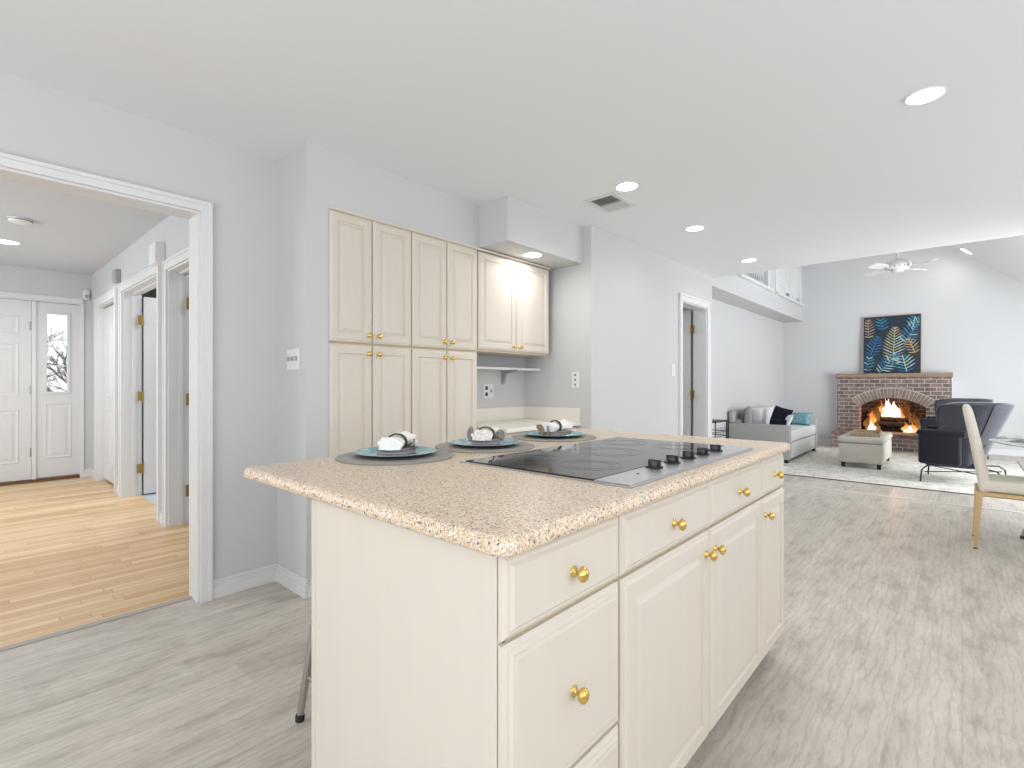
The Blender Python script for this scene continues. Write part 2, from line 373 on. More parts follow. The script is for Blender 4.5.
# hall walls
XH, XH2 = 1.17, 1.306
slab('wall_hall_right', M_wall, (XH, XH2, 3.10, 3.90, 0, HC), (XH, XH2, 3.90, 4.755, 2.06, HC), (XH, XH2, 4.755, 5.02, 0, HC),
     (XH, XH2, 5.02, 6.32, 2.08, HC), (XH, XH2, 6.32, 6.66, 0, HC), (XH, XH2, 6.66, 7.60, 2.06, HC), (XH, XH2, 7.60, 8.2, 0, HC))
slab('wall_entrance', M_wall, (1.07, 1.3, 8.05, 8.2, 0, HC), (-2.0, 1.07, 8.05, 8.2, 2.14, HC), (-2.0, -.40, 8.05, 8.2, 0, 2.14))
slab('wall_hall_left', M_wall, (-2.1, -2.0, 3.1, 8.2, 0, HC))
slab('wall_side_room', M_wall, (4.0, 4.1, 3.1, 8.3, 0, KC), (1.306, 4.0, 8.2, 8.3, 0, KC), (XH2, 4.0, 4.86, 4.96, 0, KC), (XH2 + .75, XH2 + .85, 6.5, 8.2, 0, KC))
slab('wall_right', M_wall, (-2.6, -1.3, -2.4, -2.3, 0, KC), (1.7, 2.8, -2.4, -2.3, 0, KC), (5.6, 6.3, -2.4, -2.3, 0, KC),
     (-1.3, 1.7, -2.4, -2.3, 0, .55), (-1.3, 1.7, -2.4, -2.3, 2.32, KC), (2.8, 5.6, -2.4, -2.3, 0, .2), (2.8, 5.6, -2.4, -2.3, 2.28, KC),
     (8.9, WX + .1, -2.4, -2.3, 0, KC), (6.3, 8.9, -2.4, -2.3, 2.15, KC))
slab('wall_rear', M_wall, (-2.7, -2.6, -2.4, -1.6, 0, KC), (-2.7, -2.6, 2.2, 3.1, 0, KC), (-2.7, -2.6, -1.6, 2.2, 0, .4), (-2.7, -2.6, -1.6, 2.2, 2.42, KC))

# baseboards: run along a segment, n = outward normal
def base(name, segs, h=.098):
    m = MB()
    for (x0, y0, x1, y1, nx, ny) in segs:
        for t, z0, z1 in ((.017, 0, h * .62), (.011, h * .62, h * .80), (.014, h * .80, h * .87), (.006, h * .87, h)):
            xa, xb = sorted((x0, x1)); ya, yb = sorted((y0, y1))
            m.box(xa if nx >= 0 else xa - t, xb + (t if nx > 0 else 0), ya if ny >= 0 else ya - t, yb + (t if ny > 0 else 0), z0, z1, .002)
    return struct(m.build(name, M_trim))
base('baseboard_entry', [(.9285, 2.98, 1.275, 2.98, 0, -1)])
base('baseboard_return', [(1.275, 2.604, 1.275, 2.98, -1, 0), (1.275, 2.62, 1.395, 2.62, 0, -1)])
base('baseboard_left', [(3.5, 2.26, 5.20, 2.26, 0, -1), (6.06, 2.26, 6.17, 2.26, 0, -1)])
base('baseboard_living_left', [(6.17, LY, WX, LY, 0, -1)])
base('baseboard_fireplace', [(WX, 1.78, WX, LY, -1, 0), (WX, -2.3, WX, .10, -1, 0)])
base('baseboard_hall', [(XH, 4.83, XH, 4.945, -1, 0), (XH, 6.42, XH, 6.54, -1, 0), (XH, 7.70, XH, 8.05, -1, 0)])
base('baseboard_entrance', [(1.075, 8.05, XH, 8.05, 0, -1)])

# casings
def casing_y(name, x0, x1, top, y, w=.085, side=-1, depth=.018, jamb=None, legs=(1, 1)):
    """casing round an opening in a wall of constant Y"""
    m = MB(); yo = y + side * depth; yb = y + side * (depth + .008)
    a, b = sorted((y, yo)); c, d = sorted((y, yb))
    if legs[0]: m.box(x0 - w, x0, a, b, 0, top, 0); m.box(x0 - w, x0 - w + .02, c, d, 0, top + w, .002)
    if legs[1]: m.box(x1, x1 + w, a, b, 0, top, 0); m.box(x1 + w - .02, x1 + w, c, d, 0, top + w, .002)
    xa = x0 - w if legs[0] else x0; xb = x1 + w if legs[1] else x1
    m.box(xa, xb, a, b, top, top + w - .0005, .0); m.box(xa + (.02 if legs[0] else 0), xb - (.02 if legs[1] else 0), c, d, top + w - .02, top + w - .0005, .002)
    if jamb is not None:
        j0, j1 = sorted((y, jamb))
        if legs[0]: m.box(x0, x0 + .012, j0, j1, 0, top - .012)
        if legs[1]: m.box(x1 - .012, x1, j0, j1, 0, top - .012)
        m.box(x0, x1, j0, j1, top - .012, top)
    return struct(m.build(name, M_trim))
def casing_x(name, y0, y1, top, x, w=.085, side=-1, depth=.018, jamb=None, stop=None):
    m = MB(); xo = x + side * depth; xb_ = x + side * (depth + .008)
    a, b = sorted((x, xo)); c, d = sorted((x, xb_))
    m.box(a, b, y0 - w + .0015, y0, 0, top, 0); m.box(c, d, y0 - w, y0 - w + .02, 0, top + w, .002)
    m.box(a, b, y1, y1 + w - .0015, 0, top, 0); m.box(c, d, y1 + w - .02, y1 + w, 0, top + w, .002)
    m.box(a, b, y0 - w + .0015, y1 + w - .0015, top, top + w - .0015, 0); m.box(c, d, y0 - w + .02, y1 + w - .02, top + w - .02, top + w - .0005, .002)
    if jamb is not None:
        j0, j1 = sorted((x, jamb))
        m.box(j0, j1, y0, y0 + .012, 0, top - .012); m.box(j0, j1, y1 - .012, y1, 0, top - .012); m.box(j0, j1, y0, y1, top - .012, top)
        if stop:
            m.box(stop, stop + .03, y1 - .024, y1 - .012, 0, top - .012); m.box(stop, stop + .03, y0, y1, top - .024, top - .012)
    return struct(m.build(name, M_trim))
casing_y('trim_3', -1.5, .876, 2.05, 2.98, w=.053, jamb=3.12)
casing_y('trim_4', 5.27, 5.99, 2.045, 2.26, w=.075, jamb=2.415)
casing_x('trim_5', 3.90, 4.755, 2.06, XH, w=.075, jamb=1.32, stop=1.24)
casing_x('trim_6', 5.02, 6.32, 2.08, XH, w=.075, jamb=1.32, stop=1.24)
casing_x('trim_7', 6.66, 7.60, 2.06, XH, jamb=1.32)

# panelled door leaf, hinge edge at the local origin, running +X
def leaf(name, w, h, cols, rows, loc, rz, t=.035, knob=None, z0=.012, skip=None, both=True, hinge_z=(), hinge_side=-1, cat=None):
    root = bpy.data.objects.new(name, None)
    m = MB(); m.box(0, w, -t / 2, t / 2, z0, z0 + h, .002)
    for s in ((-1, 1) if both else (-1,)):
        for ci, (cx0, cx1) in enumerate(cols):
            for ri, (rz0, rz1) in enumerate(rows):
                if skip and (ci, ri) in skip: continue
                rings = []
                for ins, dp in ((0, 0), (.007, .006), (.016, .006), (.026, .0008), (.045, .0008), (.062, .006)):
                    y = s * (t / 2 + dp)
                    rings.append([(cx0 + ins, y, rz0 + ins), (cx1 - ins, y, rz0 + ins), (cx1 - ins, y, rz1 - ins), (cx0 + ins, y, rz1 - ins)])
                m.ring_loft(rings, cap=2)
    o = m.build(name, M_door); o.location = loc; o.rotation_euler = (0, 0, rz); struct(o)
    if knob:
        kx, kz = knob
        k = MB()
        for s in (-1, 1):
            k.lathe([(.028, 0), (.028, .006), (.011, .012), (.011, .035), (.026, .045), (.028, .06), (.018, .07), (0.002, .073)], (kx, s * t / 2, kz), (0, s, 0), 16)
        k.build('door_knob', M_brass, o, True)
    for z in hinge_z:
        k = MB(); k.box(-.058, -.006, hinge_side * (t / 2 + .006) - .004, hinge_side * (t / 2 + .006) + .004, z - .048, z + .048, .003)
        k.tube([(-.012, hinge_side * (t / 2 + .012), z - .05), (-.012, hinge_side * (t / 2 + .012), z + .05)], .006, 8)
        k.build('hinge', M_brassd, o)
    return o
six_r = [(.20, .78), (.92, 1.55), (1.66, 1.90)]
def six_c(w): return [(.10, w / 2 - .045), (w / 2 + .045, w - .10)]
HZ = (.28, 1.02, 1.80)
# kitchen wall door, hinged on the far jamb, opened into the back room
leaf('door_1', .70, 2.02, six_c(.70), six_r, (5.965, 2.445, 0), math.radians(93), knob=(.64, .95), hinge_z=HZ, hinge_side=1)
leaf('door_2', .80, 2.03, six_c(.80), six_r, (1.335, 6.295, 0), math.radians(-4), knob=(.74, .95), hinge_z=HZ)
leaf('door_3', .78, 2.03, six_c(.78), six_r, (1.335, 4.715, 0), math.radians(-3), knob=(.72, .95), hinge_z=HZ)
# bifold closet doors (two leaves) in the far opening of the hall wall
for nm, y0 in (('door_4', 7.588), ('door_5', 7.129)):
    leaf(nm, .457, 2.005, [(.07, .387)], [(.18, .86), (1.0, 1.82)], (1.235, y0, 0), -PI / 2, t=.03, z0=.03, both=True)
# front door, hinged beside the side light
fd = leaf('door_6', .93, 2.078, [(.10, .42), (.51, .83)], [(.23, .86), (1.0, 1.62), (1.72, 1.93)], (.632, 8.10, 0), PI, t=.045, z0=.035, knob=(.86, 1.0))
for z in (.35, 1.08, 1.82):
    k = MB(); k.box(-.012, .012, .024, .034, z - .05, z + .05, .003); k.build('hinge', M_chrome, fd)
# side light: frame panel with glazing
m = MB(); x0, x1 = .672, 1.06; gx0, gx1, gz0, gz1 = .768, .950, 1.055, 1.98
for q in ((x0, gx0, 0.045, 2.11), (gx1, x1, 0.045, 2.11), (gx0, gx1, 0.045, gz0), (gx0, gx1, gz1, 2.11)): m.box(q[0], q[1], 8.078, 8.122, q[2], q[3])
rings = []
for ins, dp in ((0, 0), (.007, .006), (.016, .006), (.026, .0008), (.045, .0008), (.060, .006)):
    y = 8.078 - dp; rings.append([(x0 + .07 + ins, y, .26 + ins), (x1 - .07 - ins, y, .26 + ins), (x1 - .07 - ins, y, .92 - ins), (x0 + .07 + ins, y, .92 - ins)])
m.ring_loft(rings, cap=2)
for (a, b, c, d) in ((gx0 - .028, gx0, gz0 - .028, gz1 + .028), (gx1, gx1 + .028, gz0 - .028, gz1 + .028), (gx0, gx1, gz0 - .028, gz0), (gx0, gx1, gz1, gz1 + .028)):
    m.box(a, b, 8.066, 8.08, c, d, .003)
sl = struct(m.build('window_1', M_door))
k = MB(); k.box(gx0, gx1, 8.098, 8.104, gz0, gz1); k.build('glass_pane', M_glass, sl)
k = MB()
for z in (gz0 + (gz1 - gz0) / 3, gz0 + 2 * (gz1 - gz0) / 3): k.box(gx0, gx1, 8.088, 8.096, z - .006, z + .006)
k.build('muntin', M_trim, sl)
slab('trim_8', M_trim, (.632 + .004, .672, 8.06, 8.14, 0, 2.12), (-.40, 1.08, 8.06, 8.14, 2.115, 2.145), (1.06, 1.08, 8.06, 8.14, 0, 2.12), (-.38, -.34, 8.06, 8.14, 0, 2.12),
     (-.46, 1.09, 8.036, 8.052, 2.13, 2.185), (1.062, 1.10, 8.036, 8.052, 0, 2.13))
slab('trim_9', mat('door_sill', lin(110, 78, 52), .5), (-.34, 1.06, 8.04, 8.16, -.02, .034))
# bare trees outside the side light
tr = thing('bare_tree', 'leafless grey tree outside, seen through the front door side window', 'tree', (1.5, 12.5, 0))
m = MB((0, 0, 0))
def branch(p, d, L, r, lv):
    q = p + d * L; m.tube([p, (p + q) / 2 + Vector((random.uniform(-1, 1), random.uniform(-1, 1), 0)) * L * .05, q], [r, r * .85, r * .6], 6)
    if lv == 0: return
    for _ in range(4):
        nd = (d + Vector((random.uniform(-1, 1), random.uniform(-.6, .6), random.uniform(-.45, .75)))).normalized()
        branch(p + d * L * random.uniform(.45, 1), nd, L * random.uniform(.55, .8), r * .55, lv - 1)
branch(Vector((0, 0, -.4)), Vector((0, 0, 1)), 1.3, .07, 5)
m.build('trunk_and_branches', M_bark, tr)
slab('ground_outside', mat('pale_ground', lin(190, 190, 186), .9), (-3, 6, 8.3, 16, -.5, -.4))

# balcony openings: frame, sill and balusters
for idx, (a, b) in enumerate((O1, O2)):
    m = MB()
    for (p, q, c, d) in ((a, a + .07, oz0, oz1), (b - .07, b, oz0, oz1), (a, b, oz1 - .07, oz1)): m.box(p, q, fy - .02, fy + .13, c, d, .004)
    for (p, q, c, d) in ((a - .07, a, oz0 - .03, oz1 + .07), (b, b + .07, oz0 - .03, oz1 + .07), (a - .07, b + .07, oz1, oz1 + .07)): m.box(p, q, fy - .016, fy, c, d, .004)
    o = struct(m.build('window_%d' % (idx + 2), M_trim))
    k = MB(); k.box(a - .09, b + .09, fy - .06, fy + .14, oz0 - .045, oz0, .006); k.build('window_sill', M_trim, o)
    if idx == 0:
        nb = 12
        for i in range(nb):
            x = a + .07 + (b - a - .14) * (i + .5) / nb
            k = MB(); k.lathe([(.018, 0), (.018, .08), (.012, .1), (.022, .2), (.014, .34), (.011, .55), (.016, .72), (.018, .78), (.018, .9)], (x, fy + .06, oz0), seg=10)
            k.build('baluster', M_trim, o, True)
        k = MB(); k.box(a, b, fy + .03, fy + .09, oz0 + .9, oz0 + .95, .005); k.build('hand_rail', M_trim, o)
    else:
        k = MB()
        xs = [a + .07, (a + b) / 2, b - .07]
        for x_0, x_1 in zip(xs[:-1], xs[1:]):
            for (p, q, c, d) in ((x_0, x_0 + .09, oz0, oz1 - .07), (x_1 - .09, x_1, oz0, oz1 - .07), (x_0, x_1, oz0, oz0 + .1), (x_0, x_1, oz1 - .17, oz1 - .07)): k.box(p, q, fy + .02, fy + .06, c, d, .004)
            k.box(x_0 + .09, x_1 - .09, fy + .034, fy + .05, oz0 + .1, oz1 - .17); k.box(x_0 + .15, x_1 - .15, fy + .022, fy + .036, oz0 + .16, oz1 - .23, .010)
        k.build('shutter', M_trim, o)

# ------------------------------------------------------------ raised cabinet fronts (faces -Y)
def front(m, x0, x1, z0, z1, y, t=.02, style='raised'):
    P = {'raised': [(0, t), (0, .010), (.005, .0045), (.010, .004), (.015, .0005), (.018, 0), (.050, 0), (.053, .007), (.058, .0085), (.074, .001), (.078, 0)],
         'slab': [(0, t), (0, .012), (.008, .006), (.014, .0055), (.020, 0), (.03, 0)],
         'big': [(0, t), (0, .012), (.008, .007), (.013, .0065), (.018, .001), (.022, .0015), (.028, 0), (.04, 0)]}[style]
    m.ring_loft([[(x0 + i, y + d, z0 + i), (x1 - i, y + d, z0 + i), (x1 - i, y + d, z1 - i), (x0 + i, y + d, z1 - i)] for i, d in P], cap=True)
def knob(parent, o, x, y, z, sc=1.0):
    k = MB(o); k.lathe([(r * .93, h * .93) for r, h in ((.0105, 0), (.0105, .003), (.0055, .005), (.0046, .009), (.0046, .014), (.009, .0165), (.0132, .0195), (.0150, .0235), (.0144, .0275), (.0112, .0318), (.006, .0342), (.001, .035))], (x, y, z), (0, -1, 0), 24, sx=1.0, sy=1.1)
    return k.build('knob', M_brass, parent, True, ang=75)
def cabinet(name, label, cat, x0, x1, y0, y1, z0, z1, fronts, group=None, toe=0, side=None):
    """fronts: (kind, x0, x1, z0, z1, style, knob_x, knob_z)"""
    O = (x0, y1, 0); t = thing(name, label, cat, O, 0, group)
    m = MB(O); m.box(x0, x1, y0 + .02, y1, z0, z1)
    m.build('body', M_cream, t)
    m = MB(O); m.box(x0, x1, y0 + .0195, y0 + .026, z0 + .001, z1 - .001); m.build('face_frame', M_seam, t)
    if toe: m = MB(O); m.box(x0, x1, y0 + .09, y1, 0, z0 - .0005); m.build('toe_kick', M_toewood, t)
    for (kind, a, b, c, d, st, kx, kz) in fronts:
        m = MB(O); front(m, a, b, c, d, y0, .0192, st); f = m.build(kind, M_cream, t)
        knob(f, O, kx, y0, kz)
    return t
YP = 2.612
g_ = .003
px = [1.403, 1.68, 1.968, 2.262, 2.552]
for i, lab in ((0, 'tall cream pantry cabinet nearest the hallway opening, four raised panel doors'), (2, 'tall cream pantry cabinet between the other pantry cabinet and the desk alcove')):
    a, b, c = px[i], px[i + 1], px[i + 2]
    fr = []
    for z0, z1, kz in ((1.385, 2.118, 1.43), (.115, 1.372, 1.322)):
        fr.append(('door', a + .002, b - g_, z0, z1, 'raised', b - .035, kz)); fr.append(('door', b + g_, c - .005, z0, z1, 'raised', b + .035, kz))
    t = cabinet('pantry_cabinet', lab, 'cabinet', a, c, YP, 2.985, .10, 2.117, fr, 'pantry cabinets on the left wall', toe=1)
m = MB((1.38, YP, 2.118)); m.box(1.398, 3.405, YP - .006, YP + .02, 2.118, 2.134, .004)
tag(m.build('top_moulding', M_cream), 'thin cream moulding along the top of the wall of cabinets', 'moulding')
t = cabinet('wall_cabinet', 'cream two-door wall cabinet hung above the desk alcove under the soffit', 'cabinet', 2.556, 3.40, YP, 2.978, 1.385, 2.116,
            [('door', 2.561, 2.972, 1.40, 2.112, 'raised', 2.935, 1.435), ('door', 2.978, 3.395, 1.40, 2.112, 'raised', 3.012, 1.435)])
# desk alcove
t = cabinet('desk_cabinet', 'low cream cabinet under the desk counter in the alcove', 'cabinet', 2.60, 3.495, 2.39, 2.975, .10, .80,
            [('drawer', 2.61, 3.045, .66, .79, 'slab', 2.83, .725), ('drawer', 3.055, 3.485, .66, .79, 'slab', 3.27, .725), ('door', 2.61, 3.045, .11, .65, 'raised', 3.0, .6), ('door', 3.055, 3.485, .11, .65, 'raised', 3.1, .6)], toe=1)
O = (3.0, 2.6, .80); t = thing('desk_counter', 'cream laminate desk counter with low backsplash in the alcove', 'counter', O)
m = MB(O); m.box(2.585, 3.498, 2.36, 2.978, .801, .832, .005, 2); m.build('worktop', M_creamlam, t)
m = MB(O); m.box(2.60, 3.478, 2.958, 2.978, .832, .942, .003); m.build('backsplash', M_creamlam, t)
m = MB(O); m.box(3.478, 3.498, 2.365, 2.978, .832, .942, .003); m.build('side_splash', M_creamlam, t)
O = (3.0, 2.97, 1.262); t = thing('wall_shelf', 'thin white wall shelf on a metal bracket above the desk counter', 'shelf', O)
m = MB(O); m.box(2.58, 3.47, 2.76, 2.978, 1.262, 1.280, .002); m.build('board', M_trim, t)
m = MB(O); m.prism([(3.19, 2.978, 1.262), (3.19, 2.80, 1.262), (3.19, 2.80, 1.252), (3.19, 2.93, 1.235), (3.19, 2.955, 1.15), (3.19, 2.978, 1.14)], (.02, 0, 0)); m.build('bracket', M_greyp, t)

# ------------------------------------------------------------ island
FY = .55
def idr(a, b, z0=.722, z1=.862): return ('drawer', a, b, z0, z1, 'slab', (a + b) / 2, (z0 + z1) / 2 - .003)
cabinet('island_cabinet', 'island cabinet nearest the camera, a bank of three cream drawers', 'cabinet', .618, .980, FY, 1.19, .10, .868,
        [idr(.602, .976), ('drawer', .602, .976, .408, .714, 'big', .79, .562), ('drawer', .602, .976, .112, .400, 'big', .79, .26)], 'cream island cabinets', toe=1)
cabinet('island_cabinet', 'wide island cabinet under the cooktop, two cream doors below two drawers', 'cabinet', .980, 2.004, FY, 1.19, .10, .868,
        [idr(.982, 1.490), idr(1.496, 2.001), ('door', .982, 1.490, .112, .714, 'raised', 1.452, .655), ('door', 1.496, 2.001, .112, .714, 'raised', 1.522, .655)], 'cream island cabinets', toe=1)
cabinet('island_cabinet', 'narrow island cabinet at the end nearest the living room, one door and drawer', 'cabinet', 2.004, 2.325, FY, 1.19, .10, .868,
        [idr(2.007, 2.323), ('door', 2.007, 2.323, .112, .714, 'raised', 2.036, .655)], 'cream island cabinets', toe=1)
O = (.6, .9, 0)
m = MB(O); m.box(.600, .617, .572, 1.186, .001, .868, .0015); tag(m.build('end_panel', M_cream), 'plain cream side panel closing the near end of the island', 'panel')
m = MB(O); m.box(.602, 2.325, 1.191, 1.212, .001, .868, .002); tag(m.build('back_panel', M_cream), 'cream back panel of the island on the stool side', 'panel')
# worktop with rounded nose
def rrect(x0, x1, y0, y1, r, z, ins=0, n=6):
    out = []
    for (cx, cy, a0) in ((x1 - r, y1 - r, 0), (x0 + r, y1 - r, 90), (x0 + r, y0 + r, 180), (x1 - r, y0 + r, 270)):
        for k in range(n + 1):
            a = math.radians(a0 + 90 * k / n); out.append((cx + (r - ins) * math.cos(a), cy + (r - ins) * math.sin(a), z))
    return out
m = MB((0, 0, 0)); R = .03
prof = [(.004, .870), (0, .874), (0, .884), (.002, .890), (.006, .896), (.012, .8995), (.02, .900)]
m.ring_loft([rrect(.574, 2.352, .530, 1.594, R, z, i) for i, z in prof], cap=True)
o = m.build('island_worktop', M_gran, None, True, ang=50); tag(o, 'speckled beige stone worktop with rounded edge on the island', 'worktop')

# cooktop
O = (1.58, .9, .9); t = thing('cooktop', 'black glass electric cooktop with a steel control strip set in the island worktop', 'cooktop', O)
m = MB(O); m.box(1.062, 2.0, .578, 1.172, .9002, .9045, .0015); m.build('steel_rim', M_steel, t)
m = MB(O); m.box(1.067, 1.995, .682, 1.148, .9046, .908, .001); m.build('glass_top', M_glassblk, t)
m = MB(O); m.box(1.067, 1.995, .583, .680, .9046, .9075, .001); m.build('control_strip', M_steel, t)
M_burn = mat('burner_mark', lin(44, 42, 44), .08)
for bx, by, br in ((1.25, 1.02, .075), (1.25, .81, .09), (1.54, .92, .11), (1.82, 1.02, .09), (1.82, .81, .075)):
    m = MB(O)
    for r in (br, br * .72):
        m.ring_loft([[(bx + q * math.cos(2 * PI * k / 48), by + q * math.sin(2 * PI * k / 48), .9082 + dz) for k in range(48)] for q, dz in ((r, 0), (r, .0002), (r - .0018, .0002), (r - .0018, 0))], cap=False)
    m.build('burner_ring', M_burn, t)
for i in range(5):
    x = 1.340 + i * .119; y = .655
    m = MB(O); m.lathe([(.025, .9076), (.026, .909), (.024, .9115), (.014, .912), (.013, .914)], (x, y, 0), seg=28)
    k = m.build('dial', M_knob, t, True)
    m = MB(O); m.lathe([(.0125, .912), (.0122, .925), (.011, .9275), (.001, .928)], (x, y, 0), seg=24)
    m.box(x - .0045, x + .0045, y - .0205, y + .0165, .912, .9295, .0015); m.build('grip', M_knob, k, True)
m = MB(O); m.lathe([(.0035, .9075), (.0035, .909)], (1.215, .640, 0), seg=12); m.build('indicator_lamp', M_knob, t)

# place settings
def plate_setting(cx, cy, where, rot, pcat):
    m = MB((cx, cy, .9)); m.lathe([(.193, .9002), (.195, .902), (.193, .9042), (.02, .9042)], (cx, cy, 0), seg=64)
    tag(m.build('placemat', M_mat, None, True), 'round grey woven placemat on the island, ' + where, 'placemat', 'placemats on the island')
    O = (cx, cy, .9045); t = thing('plate', 'teal glazed plate lying on the round placemat ' + where, 'plate', O, 0, 'plates on the island')
    m = MB(O); m.lathe([(.07, .9046), (.075, .9055), (.118, .9125), (.134, .9175), (.1355, .919), (.134, .9195), (.1315, .9187)], (cx, cy, 0), seg=64, cap=3); m.build('underside', M_navyglaze, t, True)
    m = MB(O); m.lathe([(.1345, .9196), (.128, .9190), (.112, .9150), (.08, .9105), (.002, .9102)], (cx, cy, 0), seg=64, cap=2); m.build('glazed_face', M_teal, t, True, ang=60)
    m = MB(O); m.lathe([(.1350, .9186), (.1362, .9196), (.1340, .9206), (.1325, .9198)], (cx, cy, 0), seg=64, cap=False); m.build('rim', M_rimglaze, t, True)
    return O
def napkins(cx, cy, rot, flaps, label, white):
    O = (cx, cy, .9150); t = thing('napkin', label, 'napkin', O, rot, 'folded napkins on the plates')
    m = MB()
    for (x0, x1, y0, y1, z0, z1, a) in ((-.075, .055, -.055, .045, .0, .009, 6), (-.055, .065, -.045, .05, .009, .016, -12)):
        m.box(x0, x1, y0, y1, z0, z1, .004, 2, M=Matrix.Rotation(math.radians(a), 4, 'Z'))
    m.build('grey_napkin', M_napg, t, True)
    for (x, y, z, a, tl, w, h, mm) in flaps:      # standing folded points
        m = MB(); T = Matrix.Translation((x, y, z)) @ Matrix.Rotation(math.radians(a), 4, 'Z') @ Matrix.Rotation(math.radians(tl), 4, 'Y')
        pr = [(-w / 2, 0), (w / 2, 0), (w * .55, h * .45), (w * .2, h), (-w * .15, h), (-w * .5, h * .5)]
        m.ring_loft([[T @ Vector((xx, yy, zz)) for xx, zz in pr] for yy in (-.004, .004)]); m.build('folded_point', mm, t)
    m = MB(); rings = []; N = 40
    for i in range(15):
        u = i / 14; x = -.068 + .136 * u; e = abs(u - .5) * 2
        r = .023 + .009 * e ** 1.2; zc = .034 + .006 * (u - .5)
        ring = []
        for k in range(N):
            a = 2 * PI * k / N; f = 1 + .085 * e * math.sin(7 * a + u * 2)
            ring.append((x + .010 * math.cos(a * 2) * e, r * 1.3 * math.cos(a) * f, max(.0165, zc + r * .85 * math.sin(a) * f)))
        rings.append(ring)
    m.ring_loft(rings); m.build('white_napkin', white, t, True, ang=80)
    m = MB(); rings = []
    for k in range(32):
        a = 2 * PI * k / 32; c = Vector((0, .033 * math.cos(a), .036 + .0255 * math.sin(a))); d = Vector((0, math.cos(a), math.sin(a)))
        c.z = max(c.z, .019)
        rings.append([c + d * (.003 * math.cos(b)) + Vector((.008 * math.sin(b), 0, 0)) for b in [2 * PI * j / 8 for j in range(8)]])
    rings.append(rings[0]); m.ring_loft(rings, cap=False); m.build('napkin_ring', M_ringo, t, True)
    return t
for (cx, cy, where) in ((1.008, 1.428, 'nearest the left corner of the worktop'), (1.400, 1.393, 'in the middle behind the cooktop'), (1.855, 1.400, 'farthest from the camera')):
    plate_setting(cx, cy, where, 0, 0)
napkins(1.006, 1.420, math.radians(32), [(.02, -.052, .012, 20, 25, .07, .03, M_napg)], 'white napkin in an olive ring over a grey napkin on the nearest plate', M_napw)
napkins(1.400, 1.390, math.radians(30), [(-.01, .062, .014, 40, -20, .045, .05, M_napg), (.03, -.05, .014, -20, 25, .05, .035, M_napg)], 'white napkin in an olive ring between upright grey folds on the middle plate', M_nap2)
napkins(1.86, 1.397, math.radians(-2), [(-.07, .03, .014, 70, -25, .07, .03, M_woodr), (-.06, .0, .014, 50, -35, .06, .035, M_napg)], 'white napkin in an olive ring with tan folds on the farthest plate', M_napw)

# bar stool tucked under the overhang
O = (1.0, 1.475, 0); t = thing('bar_stool', 'backless metal stool behind the island, one splayed leg showing', 'stool', O)
m = MB(O); m.box(.84, 1.16, 1.315, 1.635, .62, .65, .015, 3); m.build('seat', M_chrome, t, True)
for sx in (-1, 1):
    for sy in (-1, 1):
        m = MB(O); p0 = Vector((1.0 + sx * .13, 1.475 + sy * .13, .62)); p1 = Vector((1.0 + sx * .205, 1.475 + sy * .205, .012))
        m.tube([p0, (p0 + p1) / 2 + Vector((sx * .004, sy * .004, 0)), p1], [.013, .0135, .0125], 12); l = m.build('leg', M_chrome, t, True)
        m = MB(O); m.lathe([(.015, 0), (.0155, .018), (.013, .024)], (p1.x, p1.y, 0), seg=14); m.build('rubber_foot', M_knob, l, True)
m = MB(O); q = .187
for a, b in (((-q, -q), (q, -q)), ((q, -q), (q, q)), ((q, q), (-q, q)), ((-q, q), (-q, -q))):
    m.tube([(1.0 + a[0], 1.475 + a[1], .15), (1.0 + b[0], 1.475 + b[1], .15)], .008, 8)
m.build('footrest', M_chrome, t, True)

# ------------------------------------------------------------ wall plates and small fittings
def plate(name, label, cat, c, n_, w, h, bits, mp=M_plastic):
    """wall plate centred at c with outward normal n_ ('-x','-y')"""
    t = thing(name, label, cat, c); m = MB(); B = lambda u0, u1, z0, z1, d0, d1, bev=.001: m.box(*((u0, u1, -d1, -d0) if n_ == '-y' else (-d1, -d0, u0, u1)), z0, z1, bev)
    B(-w / 2, w / 2, -h / 2, h / 2, 0.0005, .006, .002); m.build('cover_plate', mp, t)
    for nm, u, z, bw, bh, d, mm in bits:
        m = MB(); B(u - bw / 2, u + bw / 2, z - bh / 2, z + bh / 2, .006, .006 + d); m.build(nm, mm, t)
    return t
plate('light_switch', 'white three-toggle light switch on the short wall beside the pantry', 'switch', (1.275, 2.767, 1.281), '-x', .145, .116,
      [('toggle', u, .004, .010, .024, .012, M_greyp) for u in (-.046, 0, .046)])
plate('light_switch', 'white rocker light switch beside the open kitchen wall door', 'switch', (5.06, 2.26, 1.29), '-y', .075, .125, [('rocker', 0, 0, .034, .066, .004, M_plastic)])
t = plate('electrical_outlet', 'white double outlet and switch plate above the desk counter', 'outlet', (3.03, 2.98, 1.085), '-y', .118, .118,
      [('socket', -.026, .026, .028, .03, .003, M_slot), ('socket', -.026, -.026, .028, .03, .003, M_slot), ('toggle', .028, 0, .01, .024, .01, M_greyp)])
plate('wall_controls', 'narrow white control plate with three dots right of the alcove', 'switch', (3.5, 2.415, 1.18), '-x', .075, .135,
      [('button', 0, z, .014, .014, .003, M_slot) for z in (.04, 0, -.04)])
for nm, lab, cat, cy, cz, w, h, d, mm in (('door_chime', 'white chime box above the trim between the two hall doorways', 'chime', 4.93, 2.21, .19, .17, .07, M_plastic),
                                  ('smoke_detector', 'small grey box above the closet corner of the hall', 'alarm', 6.49, 2.255, .15, .13, .05, M_greyp)):
    t = thing(nm, lab, cat, (XH, cy, cz)); m = MB(); m.box(-d, -.0005, -w / 2, w / 2, -h / 2, h / 2, .006, 2); m.build('case', mm, t)
    m = MB(); m.box(-d - .004, -d + .001, -w * .38, w * .38, -h * .36, h * .36, .003); m.build('grille', mm, t)
